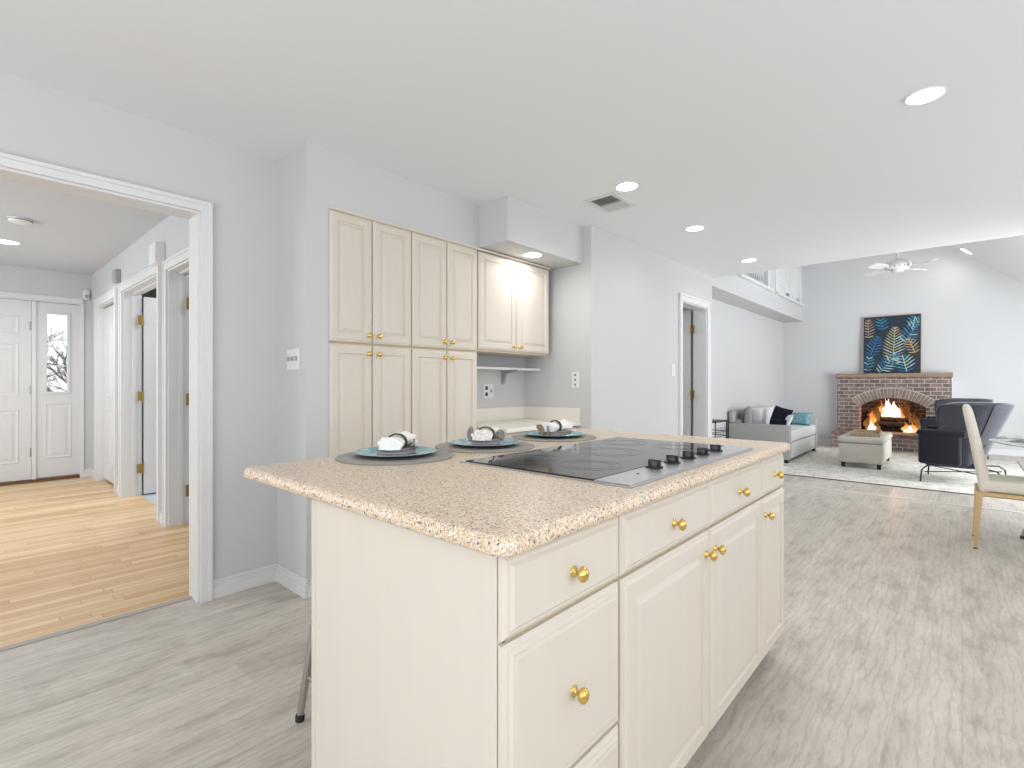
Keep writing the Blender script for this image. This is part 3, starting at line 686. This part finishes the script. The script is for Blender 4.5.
t = thing('motion_sensor', 'small white sensor in the corner beside the front door side window', 'sensor', (1.12, 8.05, 2.24))
m = MB(); m.box(-.03, .03, -.045, -.0005, -.06, .06, .012, 2); m.build('case', M_plastic, t, True); m = MB(); m.box(-.018, .018, -.052, -.04, -.04, 0, .004); m.build('lens', M_greyp, t)
t = thing('floor_register', 'flat metal floor register on the oak boards by the front door', 'vent', (.93, 7.86, 0))
m = MB(); m.box(-.17, .17, -.06, .06, .0005, .006, .002); m.build('frame', mat('register_enamel', lin(232, 222, 205), .4), t)
for i in range(12):
    m = MB(); m.box(-.15 + i * .026, -.134 + i * .026, -.04, .04, .006, .0085, .001); m.build('slat', mat('register_slat', lin(196, 182, 160), .4) if i == 0 else bpy.data.materials['register_slat'], t)

# recessed lights
def downlight(c, r, label, power, group='recessed ceiling lights', tilt=None, cone=150):
    t = thing('recessed_light', label, 'ceiling light', c, 0, group)
    if tilt: t.rotation_euler = tilt
    m = MB(); m.lathe([(r * 1.0, -.0005), (r * 1.13, -.0005), (r * 1.13, -.003), (r * 1.07, -.008), (r * 1.0, -.006)], seg=40, cap=False); m.build('trim_ring', M_trim, t, True)
    m = MB(); m.lathe([(r, -.001), (r, -.005), (r * .9, -.0065), (.002, -.007)], seg=40); m.build('diffuser', M_lamp, t, True)
    l = bpy.data.lights.new('lamp', 'AREA'); l.shape = 'DISK'; l.size = r * 1.8; l.energy = power; l.color = (1, .985, .96); l.spread = math.radians(cone)
    lo = bpy.data.objects.new('lamp', l); COL.objects.link(lo); lo.parent = t; lo.location = (0, 0, -.012)
for c, lab in (((2.925, .124, KC), 'round recessed light largest in view, high above the island front'), ((2.965, 1.64, KC), 'round recessed light beside the square ceiling vent'),
               ((4.14, 1.66, KC), 'round recessed light above the kitchen wall, middle of the row of three'), ((5.587, 1.665, KC), 'round recessed light at the ceiling edge before the living room')):
    downlight(c, .067, lab, 5 if c[0] < 2.95 else 3.2 if c[0] < 3 else 1.2)
downlight((2.985, 2.46, 2.14), .07, 'small recessed light in the soffit above the wall cabinet', 1.5, cone=175)
downlight((.36, 6.72, HC), .085, 'round recessed light in the hallway ceiling', 8)
# living room vault light: hit the slope under pixel direction
yr = -.052
downlight((10.88, yr, vz(yr)), .085, 'recessed light in the sloped living room ceiling', 1.0, tilt=(math.atan(.816), 0, 0))
t = thing('smoke_alarm', 'flat round white smoke alarm on the hallway ceiling', 'alarm', (.382, 5.723, HC))
m = MB(); m.lathe([(.075, -.0005), (.078, -.01), (.072, -.026), (.05, -.034), (.002, -.035)], seg=32); m.build('housing', M_plastic, t, True)
m = MB(); m.lathe([(.0765, -.0135), (.0785, -.0135), (.0785, -.0175), (.0755, -.0175)], seg=32, cap=False); m.build('slot_ring', M_slot, t, True)
t = thing('ceiling_vent', 'grey louvred vent in the kitchen ceiling beside a recessed light', 'vent', (3.16, 1.88, KC))
m = MB()
for q in ((-.17, .17, -.125, -.085), (-.17, .17, .085, .125), (-.17, -.13, -.085, .085), (.13, .17, -.085, .085)): m.box(*q, -.006, -.0005, .002)
m.build('frame', M_trim, t)
m = MB(); m.box(-.13, .13, -.085, .085, -.002, -.0005); m.build('backing', M_ventd, t)
for i in range(9):
    y = -.075 + i * .0188; a = 38 if i < 9 else -38
    m = MB()
    m.box(-.13, -.004, -.010, .010, -.0006, .0006, M=Matrix.Translation((0, y, -.0085)) @ Matrix.Rotation(math.radians(40), 4, 'X'))
    m.box(.004, .13, -.010, .010, -.0006, .0006, M=Matrix.Translation((0, y, -.0085)) @ Matrix.Rotation(math.radians(-12), 4, 'X')); m.build('slat', M_vent, t)
m = MB(); m.box(-.004, .004, -.085, .085, -.014, -.002); m.build('divider', M_vent, t)

# ceiling fan
FX, FYY = 8.0, .606; O = (FX, FYY, 2.62)
t = thing('ceiling_fan', 'white four-blade ceiling fan hanging on a rod in the living room', 'fan', O, math.radians(58))
m = MB(); m.tube([(0, 0, .05), (0, 0, vz(FYY) - 2.62 - .02)], .013, 12); m.build('down_rod', M_trim, t, True)
m = MB(); m.lathe([(.07, vz(FYY) - 2.62 - .06), (.075, vz(FYY) - 2.62 + .01)], seg=24); m.build('canopy', M_trim, t, True)
m = MB(); m.lathe([(.02, .12), (.05, .09), (.11, .075), (.135, .05), (.14, .015), (.12, -.01), (.07, -.03), (.065, -.05), (.03, -.06), (.002, -.062)], seg=32); m.build('motor_housing', M_trim, t, True)
m = MB()
for k in range(16):
    a = 2 * PI * k / 16; m.box(.118, .1335, -.006, .006, -.004, .008, M=Matrix.Rotation(a, 4, 'Z'))
m.build('motor_vents', M_slot, t)
for k in range(4):
    a = 2 * PI * k / 4
    R_ = Matrix.Rotation(a, 4, 'Z')
    m = MB(); m.box(.10, .22, -.018, .018, -.012, -.006, .002, M=R_); ir = m.build('blade_arm', M_trim, t)
    m = MB(); T = R_ @ Matrix.Translation((0, 0, -.008)) @ Matrix.Rotation(math.radians(13), 4, 'X')
    pts = [(.19, -.045), (.27, -.058), (.40, -.064), (.438, -.052), (.45, 0), (.438, .052), (.40, .064), (.27, .058), (.19, .045)]
    m.ring_loft([[T @ Vector((x, y, z)) for x, y in pts] for z in (0, .006)]); m.build('blade', M_trim, t)

# ------------------------------------------------------------ fireplace
BX = 11.1; O = (BX, .94, 0)
t = thing('fireplace', 'brown brick fireplace with an arched opening and raised hearth', 'fireplace', O)
ya, yb = .135, 1.745; cy = .932; oy0, oy1 = .458, 1.406; R_i = .790; cz = .108; ht = .285
m = MB(O); m.box(BX, WX + .08, oy1, yb, 0, 1.262); m.box(BX, WX + .08, ya, oy0, 0, 1.262); m.box(BX, WX + .08, oy0, oy1, 0, ht)
NS = 24
for i in range(NS):
    y0 = oy0 + (oy1 - oy0) * i / NS; y1 = oy0 + (oy1 - oy0) * (i + 1) / NS
    z0 = cz + math.sqrt(R_i ** 2 - (y0 - cy) ** 2); z1 = cz + math.sqrt(R_i ** 2 - (y1 - cy) ** 2)
    m.prism([(BX, y0, z0), (BX, y1, z1), (BX, y1, 1.262), (BX, y0, 1.262)], (.2, 0, 0))
m.build('brick_surround', M_brick, t)
m = MB(O); NB = 22; half = math.asin(.474 / R_i) + .004
for i in range(NB):
    a0 = -half + 2 * half * i / NB + .004; a1 = -half + 2 * half * (i + 1) / NB - .004
    pts = [(BX - .008, cy + r * math.sin(a), cz + r * math.cos(a)) for r, a in ((R_i, a0), (R_i + .166, a0 + .001), (R_i + .166, a1 - .001), (R_i, a1))]
    m.prism(pts, (.05, 0, 0))
m.build('arch_bricks', M_arch, t)
m = MB(O); NM = 40; h2 = half + .006
q = []
for i in range(NM + 1):
    a = -h2 + 2 * h2 * i / NM
    q.append((BX - .004, cy + (R_i + .178) * math.sin(a), cz + (R_i + .178) * math.cos(a)))
ins = [(BX - .004, cy + (R_i + .001) * math.sin(-h2 + 2 * h2 * i / NM), cz + (R_i + .001) * math.cos(-h2 + 2 * h2 * i / NM)) for i in range(NM + 1)]
for i in range(NM): m.prism([ins[i], ins[i + 1], q[i + 1], q[i]], (.03, 0, 0))
m.build('arch_mortar', M_mortar, t)
m = MB(O); m.box(10.75, BX - .001, .10, 1.775, 0, ht - .045); m.build('hearth', M_brick, t)
m = MB(O); m.box(10.735, BX - .001, .09, 1.785, ht - .0445, ht, .006); m.build('hearth_cap', M_arch, t)
m = MB(O)   # firebox
m.box(BX + .62, BX + .66, .40, 1.46, 0, 1.15); m.box(BX + .2, BX + .66, .36, .40, 0, 1.15); m.box(BX + .2, BX + .66, 1.46, 1.50, 0, 1.15)
m.box(BX + .2, BX + .66, .36, 1.5, 1.15, 1.2); m.box(BX + .2, BX + .66, .36, 1.5, .2, ht + .002); m.build('firebox', M_fbox, t)
m = MB((BX, .94, 1.262)); m.box(BX - .045, WX - .002, .112, 1.766, 1.263, 1.335, .008, 2)
o = m.build('mantel_shelf', M_mantel, t); o.location = (0, 0, 1.262)
# trim boards down the sides of the brick
for y0 in (.112, 1.7455):
    m = MB(O); m.box(BX + .02, WX - .002, y0 + .004, y0 + .018, 0, 1.26, .003); m.build('side_trim', M_trim, t)
# logs, grate and flames
lg = thing('fire_grate', 'black iron grate holding the burning logs', 'grate', (BX + .32, .93, ht))
m = MB()
for i in range(7): m.box(-.12, .12, -.24 + i * .08 - .008, -.24 + i * .08 + .008, .06, .075)
for x in (-.1, .1):
    m.box(x - .008, x + .008, -.27, .27, .045, .06)
    for y in (-.24, .24): m.box(x - .01, x + .01, y - .01, y + .01, 0.002, .05)
m.build('bars', M_black, lg)
for (dx, y0, y1, z, r, lab) in ((-.05, -.30, .28, .125, .05, 'charred log lying lowest across the front of the grate'), (.065, -.26, .30, .125, .048, 'charred log lying at the back of the grate'), (.0, -.22, .20, .216, .045, 'charred log resting on top of the two lower logs')):
    O2 = (BX + .32 + dx, .93, ht + z); m = MB()
    pts = [(random.uniform(-.006, .006), y0 + (y1 - y0) * k / 6, random.uniform(-.006, .006)) for k in range(7)]
    m.tube(pts, [r * random.uniform(.9, 1.05) for _ in pts], 12); o = m.build('log', M_log, None, True, ang=60); o.location = O2
    tag(o, lab, 'log', 'logs in the fireplace')
def flame_mesh(cx, cyy, z0, w, h, seed, mm):
    rnd = random.Random(seed); m = MB(); rings = []; ph = rnd.uniform(0, 6); NR = 22
    for i in range(NR):
        u = i / (NR - 1); rr = w * (.6 + .5 * math.sin(PI * min(1, u * 1.3))) * (1 - u ** 2.6) + .002
        ox = w * .55 * math.sin(ph + 5 * u) * u ** 1.3
        ring = []
        for k in range(20):
            a = 2 * PI * k / 20; p = Vector((rr * .5 * math.cos(a), ox + rr * math.sin(a), h * u))
            q = noise.noise(Vector((p.x * 9 + seed, p.y * 16, p.z * 11))); q2 = noise.noise(Vector((p.x * 20 + seed, p.y * 40, p.z * 26 + 5)))
            kf = 1 + .75 * q + .4 * q2
            ring.append((p.x * kf, ox + (p.y - ox) * kf + .02 * q, p.z + .10 * h * q2 * u))
        rings.append(ring)
    m.ring_loft(rings); o = m.build('flame', mm, fire, True, ang=180); o.location = (cx - fire.location.x, cyy - fire.location.y, z0 - fire.location.z); return o
fire = thing('fire', 'bright log fire burning in the arched fireplace', 'fire', (BX + .32, .93, ht + .1))
for (dx, y, z, w, h, mm) in ((.12, .975, .20, .095, .37, M_flw), (.11, .90, .19, .07, .36, M_flw), (.10, 1.05, .22, .05, .36, M_flw), (.13, .84, .2, .035, .30, M_flo), (.14, 1.10, .2, .05, .36, M_flo),
                            (-.10, 1.225, .01, .05, .42, M_flo), (-.14, 1.225, .0, .055, .17, M_flw), (-.12, 1.16, .0, .05, .22, M_fld), (.04, 1.31, .0, .06, .33, M_fld), (.18, 1.16, .12, .10, .44, M_fld), (.2, 1.27, .0, .1, .4, M_fld),
                            (-.14, .70, .0, .045, .13, M_flw), (-.12, .75, .0, .055, .20, M_flo), (-.1, .64, .0, .045, .20, M_flo), (.05, .74, .06, .05, .42, M_fld), (.1, .62, .0, .07, .40, M_fld), (.16, .77, .12, .08, .46, M_fld), (.0, .80, .1, .035, .34, M_flo), (.2, .55, .0, .07, .3, M_fld)):
    flame_mesh(BX + .32 + dx, y, ht + z, w, h, int(y * 1000) % 97, mm)
l = bpy.data.lights.new('fire_glow', 'POINT'); l.energy = 9; l.color = (1, .5, .2); l.shadow_soft_size = .12
lo = bpy.data.objects.new('fire_glow', l); COL.objects.link(lo); lo.parent = fire; lo.location = (-.19, 0, .42)

# painting
M_cv = mat('canvas_ground', g(.05), .6); n = NT(M_cv)
n.l(n.ramp(n.noise(n.coord(), 5, 3), [(.3, lin(16, 22, 38)), (.5, lin(20, 44, 60)), (.7, lin(44, 42, 44))]), n.b.inputs['Base Color'])
leafm = [M_cv] + [mat('leaf_paint_%s' % nm, lin(*c), .6) for nm, c in (('teal', (70, 150, 172)), ('pale', (176, 206, 200)), ('gold', (190, 172, 96)), ('sage', (158, 172, 132)), ('mauve', (160, 124, 122)), ('blue', (44, 108, 160)))]
O = (11.19, .942, 1.336); t = thing('painting', 'square canvas of teal and gold palm fronds standing on the mantel', 'painting', O)
PW, PH = .41, 1.03
m = MB(); m.box(0, .035, -PW, PW, 0, PH, .002); m.build('canvas', leafm[0], t)
m = MB(); m.box(-.0006, .037, -PW - .008, -PW, -.0, PH + .006); m.box(-.0006, .037, PW, PW + .008, 0, PH + .006); m.box(-.0006, .037, -PW, PW, PH, PH + .008); m.build('frame_edge', M_gold, t)
m = MB()
rnd = random.Random(3)
def inside(a): return abs(a[0]) < PW - .006 and .006 < a[1] < PH - .006
def stroke(p, q, w, mi, x):
    p = Vector(p); q = Vector(q)
    if not inside(p): return
    k = 8
    while k > 1 and not inside(p + (q - p) * k / 8): k -= 1
    q = p + (q - p) * k / 8; d = q - p; L = d.length
    if L < .01: return
    nrm = Vector((-d.y, d.x)) / L * w
    pts = [p - nrm * .6, p + nrm * .6, p + d * .6 + nrm, q, p + d * .6 - nrm]
    if not all(inside(a) for a in pts): return
    m.bm.faces.new([m.bm.verts.new((x, a[0], a[1])) for a in pts]).material_index = mi
def frond(y, z, ang, L, wmax, cols, x):
    N = int(L / .046)
    for i in range(N):
        u = i / N; c_ = (y + math.cos(ang) * L * u, z + math.sin(ang) * L * u)
        ll = wmax * math.sin(PI * (.15 + .85 * u)) ** .6 * (1.05 - .3 * u)
        for sd in (-1, 1):
            a = ang + sd * (1.2 - .45 * u)
            stroke(c_, (c_[0] + math.cos(a) * ll, c_[1] + math.sin(a) * ll), .0085, rnd.choice(cols), x)
        stroke(c_, (y + math.cos(ang) * L * (u + 1.1 / N), z + math.sin(ang) * L * (u + 1.1 / N)), .007, cols[0], x - .0002)
for i, (y, z, a, L, w_, cs) in enumerate(((-.02, .16, 93, .68, .21, [4, 2, 5, 3]), (-.22, .03, 78, .30, .20, [2, 1, 6]), (.16, .02, 125, .42, .17, [1, 2, 6]), (.30, .34, 108, .36, .16, [6, 1, 6]),
      (.33, .66, 88, .34, .13, [5, 3, 4]), (-.20, .55, 118, .46, .20, [1, 2, 6]), (-.33, .36, 70, .28, .14, [3, 5]), (-.30, .80, 100, .2, .15, [2, 6, 1]), (.12, .80, 80, .2, .14, [6, 1]), (.36, .06, 100, .26, .14, [6, 1, 2]))):
    frond(y, z, math.radians(a), L, w_, cs, -.0008 - .0004 * i)
m.build('palm_fronds', leafm, t)
t.rotation_euler = (0, math.radians(3), 0)

# ------------------------------------------------------------ rug
O = (8.7, .2, 0); t = thing('rug', 'pale distressed area rug with a dark border line in the living room', 'rug', O)
m = MB(O); m.box(7.03, 10.45, -.60, 1.95, .0005, .010, .003); m.build('pile', M_rug, t)
m = MB(O)
for q in ((7.018, 7.03, -.612, 1.962), (10.45, 10.462, -.612, 1.962), (7.03, 10.45, -.612, -.60), (7.03, 10.45, 1.95, 1.962)): m.box(*q, .0005, .0108, .002)
m.build('border', M_rugb, t)
RZ = .0102

# ottoman bench
O = (8.72, 1.02, RZ); t = thing('ottoman', 'beige upholstered storage ottoman with short dark legs on the rug', 'ottoman', O)
m = MB(); m.box(-.57, .57, -.245, .245, .07, .335, .02, 2); m.build('body', M_otto, t, True)
m = MB(); m.box(-.585, .585, -.258, .258, .335, .42, .03, 3); m.build('lid', M_otto, t, True)
for sx in (-.5, .5):
    for sy in (-.2, .2): m = MB(); m.lathe([(.018, 0), (.03, .072)], (sx, sy, 0), seg=4); m.box(sx - .022, sx + .022, sy - .022, sy + .022, 0, .072, .002); m.build('leg', M_black, t)
t = thing('serving_tray', 'low woven tan tray on the ottoman lid', 'tray', (8.60, 1.0, RZ + .4205), math.radians(4))
M_wick = cloth('tan_wicker', lin(140, 120, 92), lin(188, 170, 138), 90, .8, .6)
m = MB(); m.box(-.3, .3, -.15, .15, .0005, .010, .004); m.build('base', M_wick, t)
m = MB()
for q in ((-.3, .3, -.165, -.15), (-.3, .3, .15, .165), (-.315, -.3, -.165, .165), (.3, .315, -.165, .165)): m.box(*q, .0005, .05, .005)
m.build('rim', M_wick, t)

# ------------------------------------------------------------ sofa
def cushion(m, cx, cy, cz, w, h, t, M=None, n_=14):
    """pillow in local XZ plane (w along X, h along Z, thickness along Y)"""
    def pt(u, v, s):
        e = (1 - u ** 4) * (1 - v ** 4); f = max(e, 0) ** .45
        k = 1 - .07 * (1 - abs(u) ** 2) * abs(v) ** 3 ; k2 = 1 - .07 * (1 - abs(v) ** 2) * abs(u) ** 3
        p = Vector((u * w / 2 * k2, s * t / 2 * f, v * h / 2 * k))
        return p
    for s in (-1, 1):
        g2 = [[pt(-1 + 2 * i / n_, -1 + 2 * j / n_, s) for i in range(n_ + 1)] for j in range(n_ + 1)]
        vv = [[m.bm.verts.new((M @ p if M else p) + Vector((cx, cy, cz))) for p in r] for r in g2]
        for j in range(n_):
            for i in range(n_): m.bm.faces.new((vv[j][i], vv[j][i + 1], vv[j + 1][i + 1], vv[j + 1][i]))
    bmesh.ops.remove_doubles(m.bm, verts=m.bm.verts, dist=1e-5)
O = (8.9, 2.25, 0); t = thing('sofa', 'light grey two-seat sofa with square arms against the living room wall', 'sofa', O)
SX0, SX1, SY0, SY1 = 7.95, 9.84, 1.83, 2.66
m = MB(O); m.box(SX0, SX0 + .13, SY0, SY1, .06, .55, .012, 2); m.build('armrest', M_sofa, t, True)
m = MB(O); m.box(SX1 - .13, SX1, SY0, SY1, .06, .57, .012, 2); m.build('armrest', M_sofa, t, True)
m = MB(O); m.box(SX0 + .13, SX1 - .13, SY0 + .02, SY1, .06, .285, .01, 2); m.build('base', M_sofal, t, True)
m = MB(O); m.box(SX0 + .02, SX1 - .02, SY1 - .06, SY1 + .01, .555, .74, .02, 3); m.box(SX0 + .13, SX1 - .13, SY1 - .14, SY1, .285, .60, .02, 2); m.build('back_frame', M_sofa, t, True)
mid = (SX0 + SX1) / 2
for a, b in ((SX0 + .135, mid - .004), (mid + .004, SX1 - .135)):
    m = MB(O); m.box(a, b, SY0 + .0, SY1 - .18, .30, .462, .03, 3); m.build('seat_cushion', M_sofal, t, True)
    m = MB(O); m.box(a + (.26 if a < mid - .1 else 0), b, SY1 - .36, SY1 - .15, .465, .77, .05, 3, M=None); m.build('back_cushion', M_sofal, t, True)
for x in (SX0 + .05, SX1 - .05):
    for y in (SY0 + .05, SY1 - .05): m = MB(O); m.box(x - .025, x + .025, y - .025, y + .025, .0105 if y < 1.96 else .0005, .06); m.build('leg', M_black, t)
m = MB(O); m.box(SX0 + .14, SX1 - .14, SY0 + .05, SY1 - .05, .045, .0595); m.build('underside', M_black, t)
def pillow(label, x, y, z, w, h, th, rx, rz, mt, back=None, tilt=0):
    t = thing('throw_pillow', label, 'pillow', (x, y, z), rz, 'throw pillows on the sofa')
    M = Matrix.Rotation(tilt, 4, 'Y'); M = Matrix.Rotation(rx, 4, 'X') @ M
    m = MB(); cushion(m, 0, 0, 0, w, h, th, M)
    mn = min(v.co.z for v in m.bm.verts)
    for v in m.bm.verts: v.co.z -= mn
    m.build('cover', mt, t, True)
    m = MB(); pts = []
    for k in range(33):
        a = 2 * PI * k / 32; u = max(-1, min(1, 1.414 * math.cos(a))); v = max(-1, min(1, 1.414 * math.sin(a)))
        pts.append((M @ Vector((u * w / 2 * (1 - .07 * (1 - abs(v) ** 2)), 0, v * h / 2 * (1 - .07 * (1 - abs(u) ** 2))))) + Vector((0, 0, -mn)))
    m.tube(pts, .004, 6); m.build('piping', back or mt, t, True)
SZ = .4645
pillow('large black pillow with white edging standing on the sofa', 8.44, 2.05, SZ, .38, .31, .12, .28, math.radians(56), M_pblack, M_pwhite, tilt=-.16)
pillow('white pillow in front of the large black pillow', 8.33, 1.955, SZ, .25, .25, .07, .45, math.radians(30), M_pwhite)
pillow('small black lumbar pillow lying behind the near sofa arm', 8.20, 2.04, SZ + .012, .34, .15, .09, .25, math.radians(50), M_pblack)
pillow('teal pillow resting against the far sofa arm', 9.46, 2.03, SZ, .40, .21, .12, .25, math.radians(70), M_pteal)
pillow('upright mid grey pillow in the near corner of the sofa', 8.21, 2.46, SZ, .24, .34, .12, .10, math.radians(20), M_pgrey)
pillow('dark grey cushion tucked beside the mid grey pillow', 8.13, 2.53, SZ, .09, .24, .05, .05, math.radians(20), mat('charcoal_cloth', lin(96, 98, 102), .9))

# side table beyond the kitchen wall end
O = (7.12, 2.42, 0); t = thing('side_table', 'small black wire side table between the wall end and the sofa', 'table', O)
m = MB(O); m.box(6.70, 7.16, 2.40, 2.66, .632, .650, .004); m.build('table_top', M_black, t)
for x in (6.72, 7.14):
    for y in (2.42, 2.64): m = MB(O); m.tube([(x, y, 0), (x, y, .64)], .008, 8); m.build('leg', M_black, t)
m = MB(O)
for z in (.50, .44): m.tube([(6.72, 2.42, z), (7.14, 2.42, z), (7.14, 2.64, z), (6.72, 2.64, z), (6.72, 2.42, z)], .005, 6)
for i in range(1, 7): m.tube([(6.72 + i * .42 / 7, 2.42, .44), (6.72 + i * .42 / 7, 2.42, .56)], .003, 6)
m.build('wire_basket', M_black, t)
O = (6.77, 2.52, .6505); m = MB(O); m.lathe([(.03, .6505), (.032, .70), (.014, .73), (.014, .80), (.017, .80)], (6.77, 2.52, 0), seg=20)
tag(m.build('bottle_vase', M_black, None, True), 'slim black bottle vase on the wire side table', 'vase')

# ------------------------------------------------------------ armchair (local: faces +Y)
t = thing('armchair', 'near navy velvet wingback armchair on thin black legs, closest to the dining chair', 'armchair', (7.82, -.02, RZ), math.radians(-4))
NU = 28
def ush(u, r, front_y, back_y, w):
    """plan curve of the shell, u 0..1 from near front round the back to far front"""
    L1 = front_y - back_y
    tot = 2 * L1 + PI * w * .8; s = u * tot
    if s < L1: return Vector((-w, front_y - s, 0))
    if s > tot - L1: return Vector((w, back_y + (s - (tot - L1)), 0))
    a = (s - L1) / (PI * w * .8) * PI
    return Vector((-w * math.cos(a), back_y - w * .72 * math.sin(a), 0))
m = MB(); rows = []
for j in range(9):
    v = j / 8; row = []
    for i in range(NU + 1):
        u = i / NU; p = ush(u, 0, .36, -.06, .33)
        e = abs(u - .5) * 2
        q = min(1, max(0, (0.77 - e) / .07)); q = q * q * (3 - 2 * q)
        top = .58 + .34 * q; bot = .20 + .07 * max(0, (e - .55) / .45)
        z = bot + (top - bot) * v
        k = 1 + .20 * (z - .5) * q          # flares with height
        lean = -.16 * max(0, z - .35) * min(1, max(.12, (.12 - p.y) / .3))
        fw = .15 * max(0, (z - .60) / .32) * math.exp(-((e - .72) / .12) ** 2)
        row.append(Vector((p.x * k * (1 - .10 * (1 - v)), p.y * (1 + .12 * (z - .5) * q) + lean + fw + .15 * (1 - v) * min(1, max(0, (-.02 - p.y) / .22)), z)))
    rows.append(row)
vv = [[m.bm.verts.new(p) for p in r] for r in rows]
for j in range(8):
    for i in range(NU): m.bm.faces.new((vv[j][i], vv[j][i + 1], vv[j + 1][i + 1], vv[j + 1][i]))
sh = m.build('shell', M_navylit, t, True, sub=1); md = sh.modifiers.new('solid2', 'SOLIDIFY'); md.thickness = .055; md.offset = 0
sh.modifiers.move(1, 0)
m = MB()
for i_ in (9, ):
    m.tube([rows[j][i_] + (rows[j][i_] - Vector((0, -.05, rows[j][i_].z))).normalized() * .03 for j in range(9)], .004, 6)
m.build('back_seam', M_black, t, True)
m = MB(); m.box(-.285, .285, -.14, .37, .25, .44, .05, 3); m.build('seat_cushion', M_navy, t, True)
m = MB(); m.box(-.29, .29, -.12, .33, .19, .26, .03, 2); m.build('seat_frame', M_navy, t, True)
m = MB(); m.box(-.255, .255, -.07, .07, -.28, .22, .06, 3, M=Matrix.Translation((0, -.17, .66)) @ Matrix.Rotation(math.radians(13), 4, 'X')); m.build('back_cushion', M_navy, t, True)
for s in (-1, 1):
    m = MB(); m.box(s * .345 - .045, s * .345 + .045, -.05, .39, .535, .615, .035, 3); m.build('armrest', M_navy, t, True)
    m = MB(); m.box(s * .345 - .036, s * .345 + .036, .0, .375, .22, .57, .03, 3); m.build('side_panel', M_navy, t, True)
for sx in (-1, 1):
    for (y0, y1) in ((.26, .36), (-.22, -.34)):
        m = MB(); m.tube([(sx * .20, y0, .19), (sx * .27, (y0 + y1) / 2, .185), (sx * .30, y1 * .97, .14), (sx * .33, y1, .004)], .008, 8); m.build('leg', M_black, t, True)
m = MB()
m.tube([(-.30, .32, .12), (.30, -.30, .12)], .006, 8); m.tube([(.30, .32, .12), (-.30, -.30, .12)], .006, 8)
m.tube([(-.20, .26, .188), (-.20, -.22, .188)], .007, 8); m.tube([(.20, .26, .188), (.20, -.22, .188)], .007, 8)
m.build('cross_brace', M_black, t, True)
dup(t, (10.12, .07, RZ), math.radians(-4), 'far navy velvet wingback armchair standing in front of the brick hearth')
t['group'] = 'navy armchairs'; [o.__setitem__('group', 'navy armchairs') for o in bpy.data.objects if o.name.startswith('armchair')]

# ------------------------------------------------------------ dining chair (faces -Y) and table
O = (4.96, -.30, 0); t = thing('dining_chair', 'cream upholstered dining chair with gold metal legs beside the glass table', 'chair', O)
m = MB(O); rings = []
def backsec(z):
    y = -.098 + .0 * z
    u = max(0, (z - .44) / .60); return -.118 + .085 * u + .02 * u * u
prof_z = [.40, .44, .6, .74, .87, .95, .975, .99, .996]
half_w = [.20, .205, .21, .215, .215, .21, .20, .18, .14]
th_ = [.030, .034, .034, .032, .030, .028, .024, .016, .006]
for z, hw, th in zip(prof_z, half_w, th_):
    y = backsec(z); r = []
    for k in range(28):
        a = 2 * PI * k / 28; ca, sa = math.cos(a), math.sin(a)
        r.append((4.955 + hw * math.copysign(abs(ca) ** .35, ca), y + th * math.copysign(abs(sa) ** .6, sa), z))
    rings.append(r)
m.ring_loft(rings); m.build('backrest', M_cream_uph, t, True, ang=70)
m = MB(O); m.box(4.745, 5.165, -.555, -.085, .402, .482, .028, 3); m.build('seat', M_cream_uph, t, True)
m = MB(O); m.box(4.75, 5.16, -.55, -.075, .370, .4015, .005); m.build('seat_frame', M_gold, t)
for x in (4.765, 5.145):
    for (y0, y1) in ((-.09, -.070), (-.53, -.56)):
        m = MB(O); top = .401; m.ring_loft([[(x + a * s, y + b * s, z) for a, b in ((-1, -1), (1, -1), (1, 1), (-1, 1))] for (y, z, s) in ((y0, top, .019), (y1, .006, .011))]); l = m.build('leg', M_gold, t)
        m = MB(O); m.box(x - .012, x + .012, y1 - .012, y1 + .012, 0, .008); m.build('foot_pad', M_knob, l)
TC = (4.97, -.865); O = (TC[0], TC[1], 0); t = thing('dining_table', 'round glass dining table at the right edge beside the cream chair', 'table', O)
m = MB(O); m.lathe([(.70, .738), (.718, .741), (.72, .745), (.718, .749), (.70, .751), (.002, .751)], (TC[0], TC[1], 0), seg=96); m.build('glass_top', M_tglass, t, True)
for k in range(4):
    a = math.radians(58 + 90 * k); x, y = TC[0] + .62 * math.cos(a), TC[1] + .62 * math.sin(a)
    m = MB(O); m.tube([(TC[0] + .36 * math.cos(a), TC[1] + .36 * math.sin(a), .737), (x, y, .02)], .017, 14); l = m.build('leg', M_chrome, t, True)
    m = MB(O); m.lathe([(.02, 0), (.019, .022)], (x, y, 0), seg=14); m.build('foot_pad', M_knob, l, True)
m = MB(O); m.lathe([(.36, .722), (.375, .722), (.375, .737), (.36, .737)], (TC[0], TC[1], 0), seg=64, cap=False); m.build('support_ring', M_chrome, t, True)
O = (5.02, -.36, .7515); m = MB(O); m.lathe([(.07, .7515), (.08, .753), (.125, .768), (.13, .770), (.124, .7695), (.08, .757), (.002, .756)], (5.02, -.36, 0), seg=48)
tag(m.build('dinner_plate', M_plate, None, True), 'white dinner plate on the glass dining table', 'plate')
m = MB((5.03, -.37, .757)); m.box(4.96, 5.09, -.42, -.33, .7735, .79, .006, 2); tag(m.build('table_napkin', M_napw, None, True), 'folded white napkin on the plate of the dining table', 'napkin')
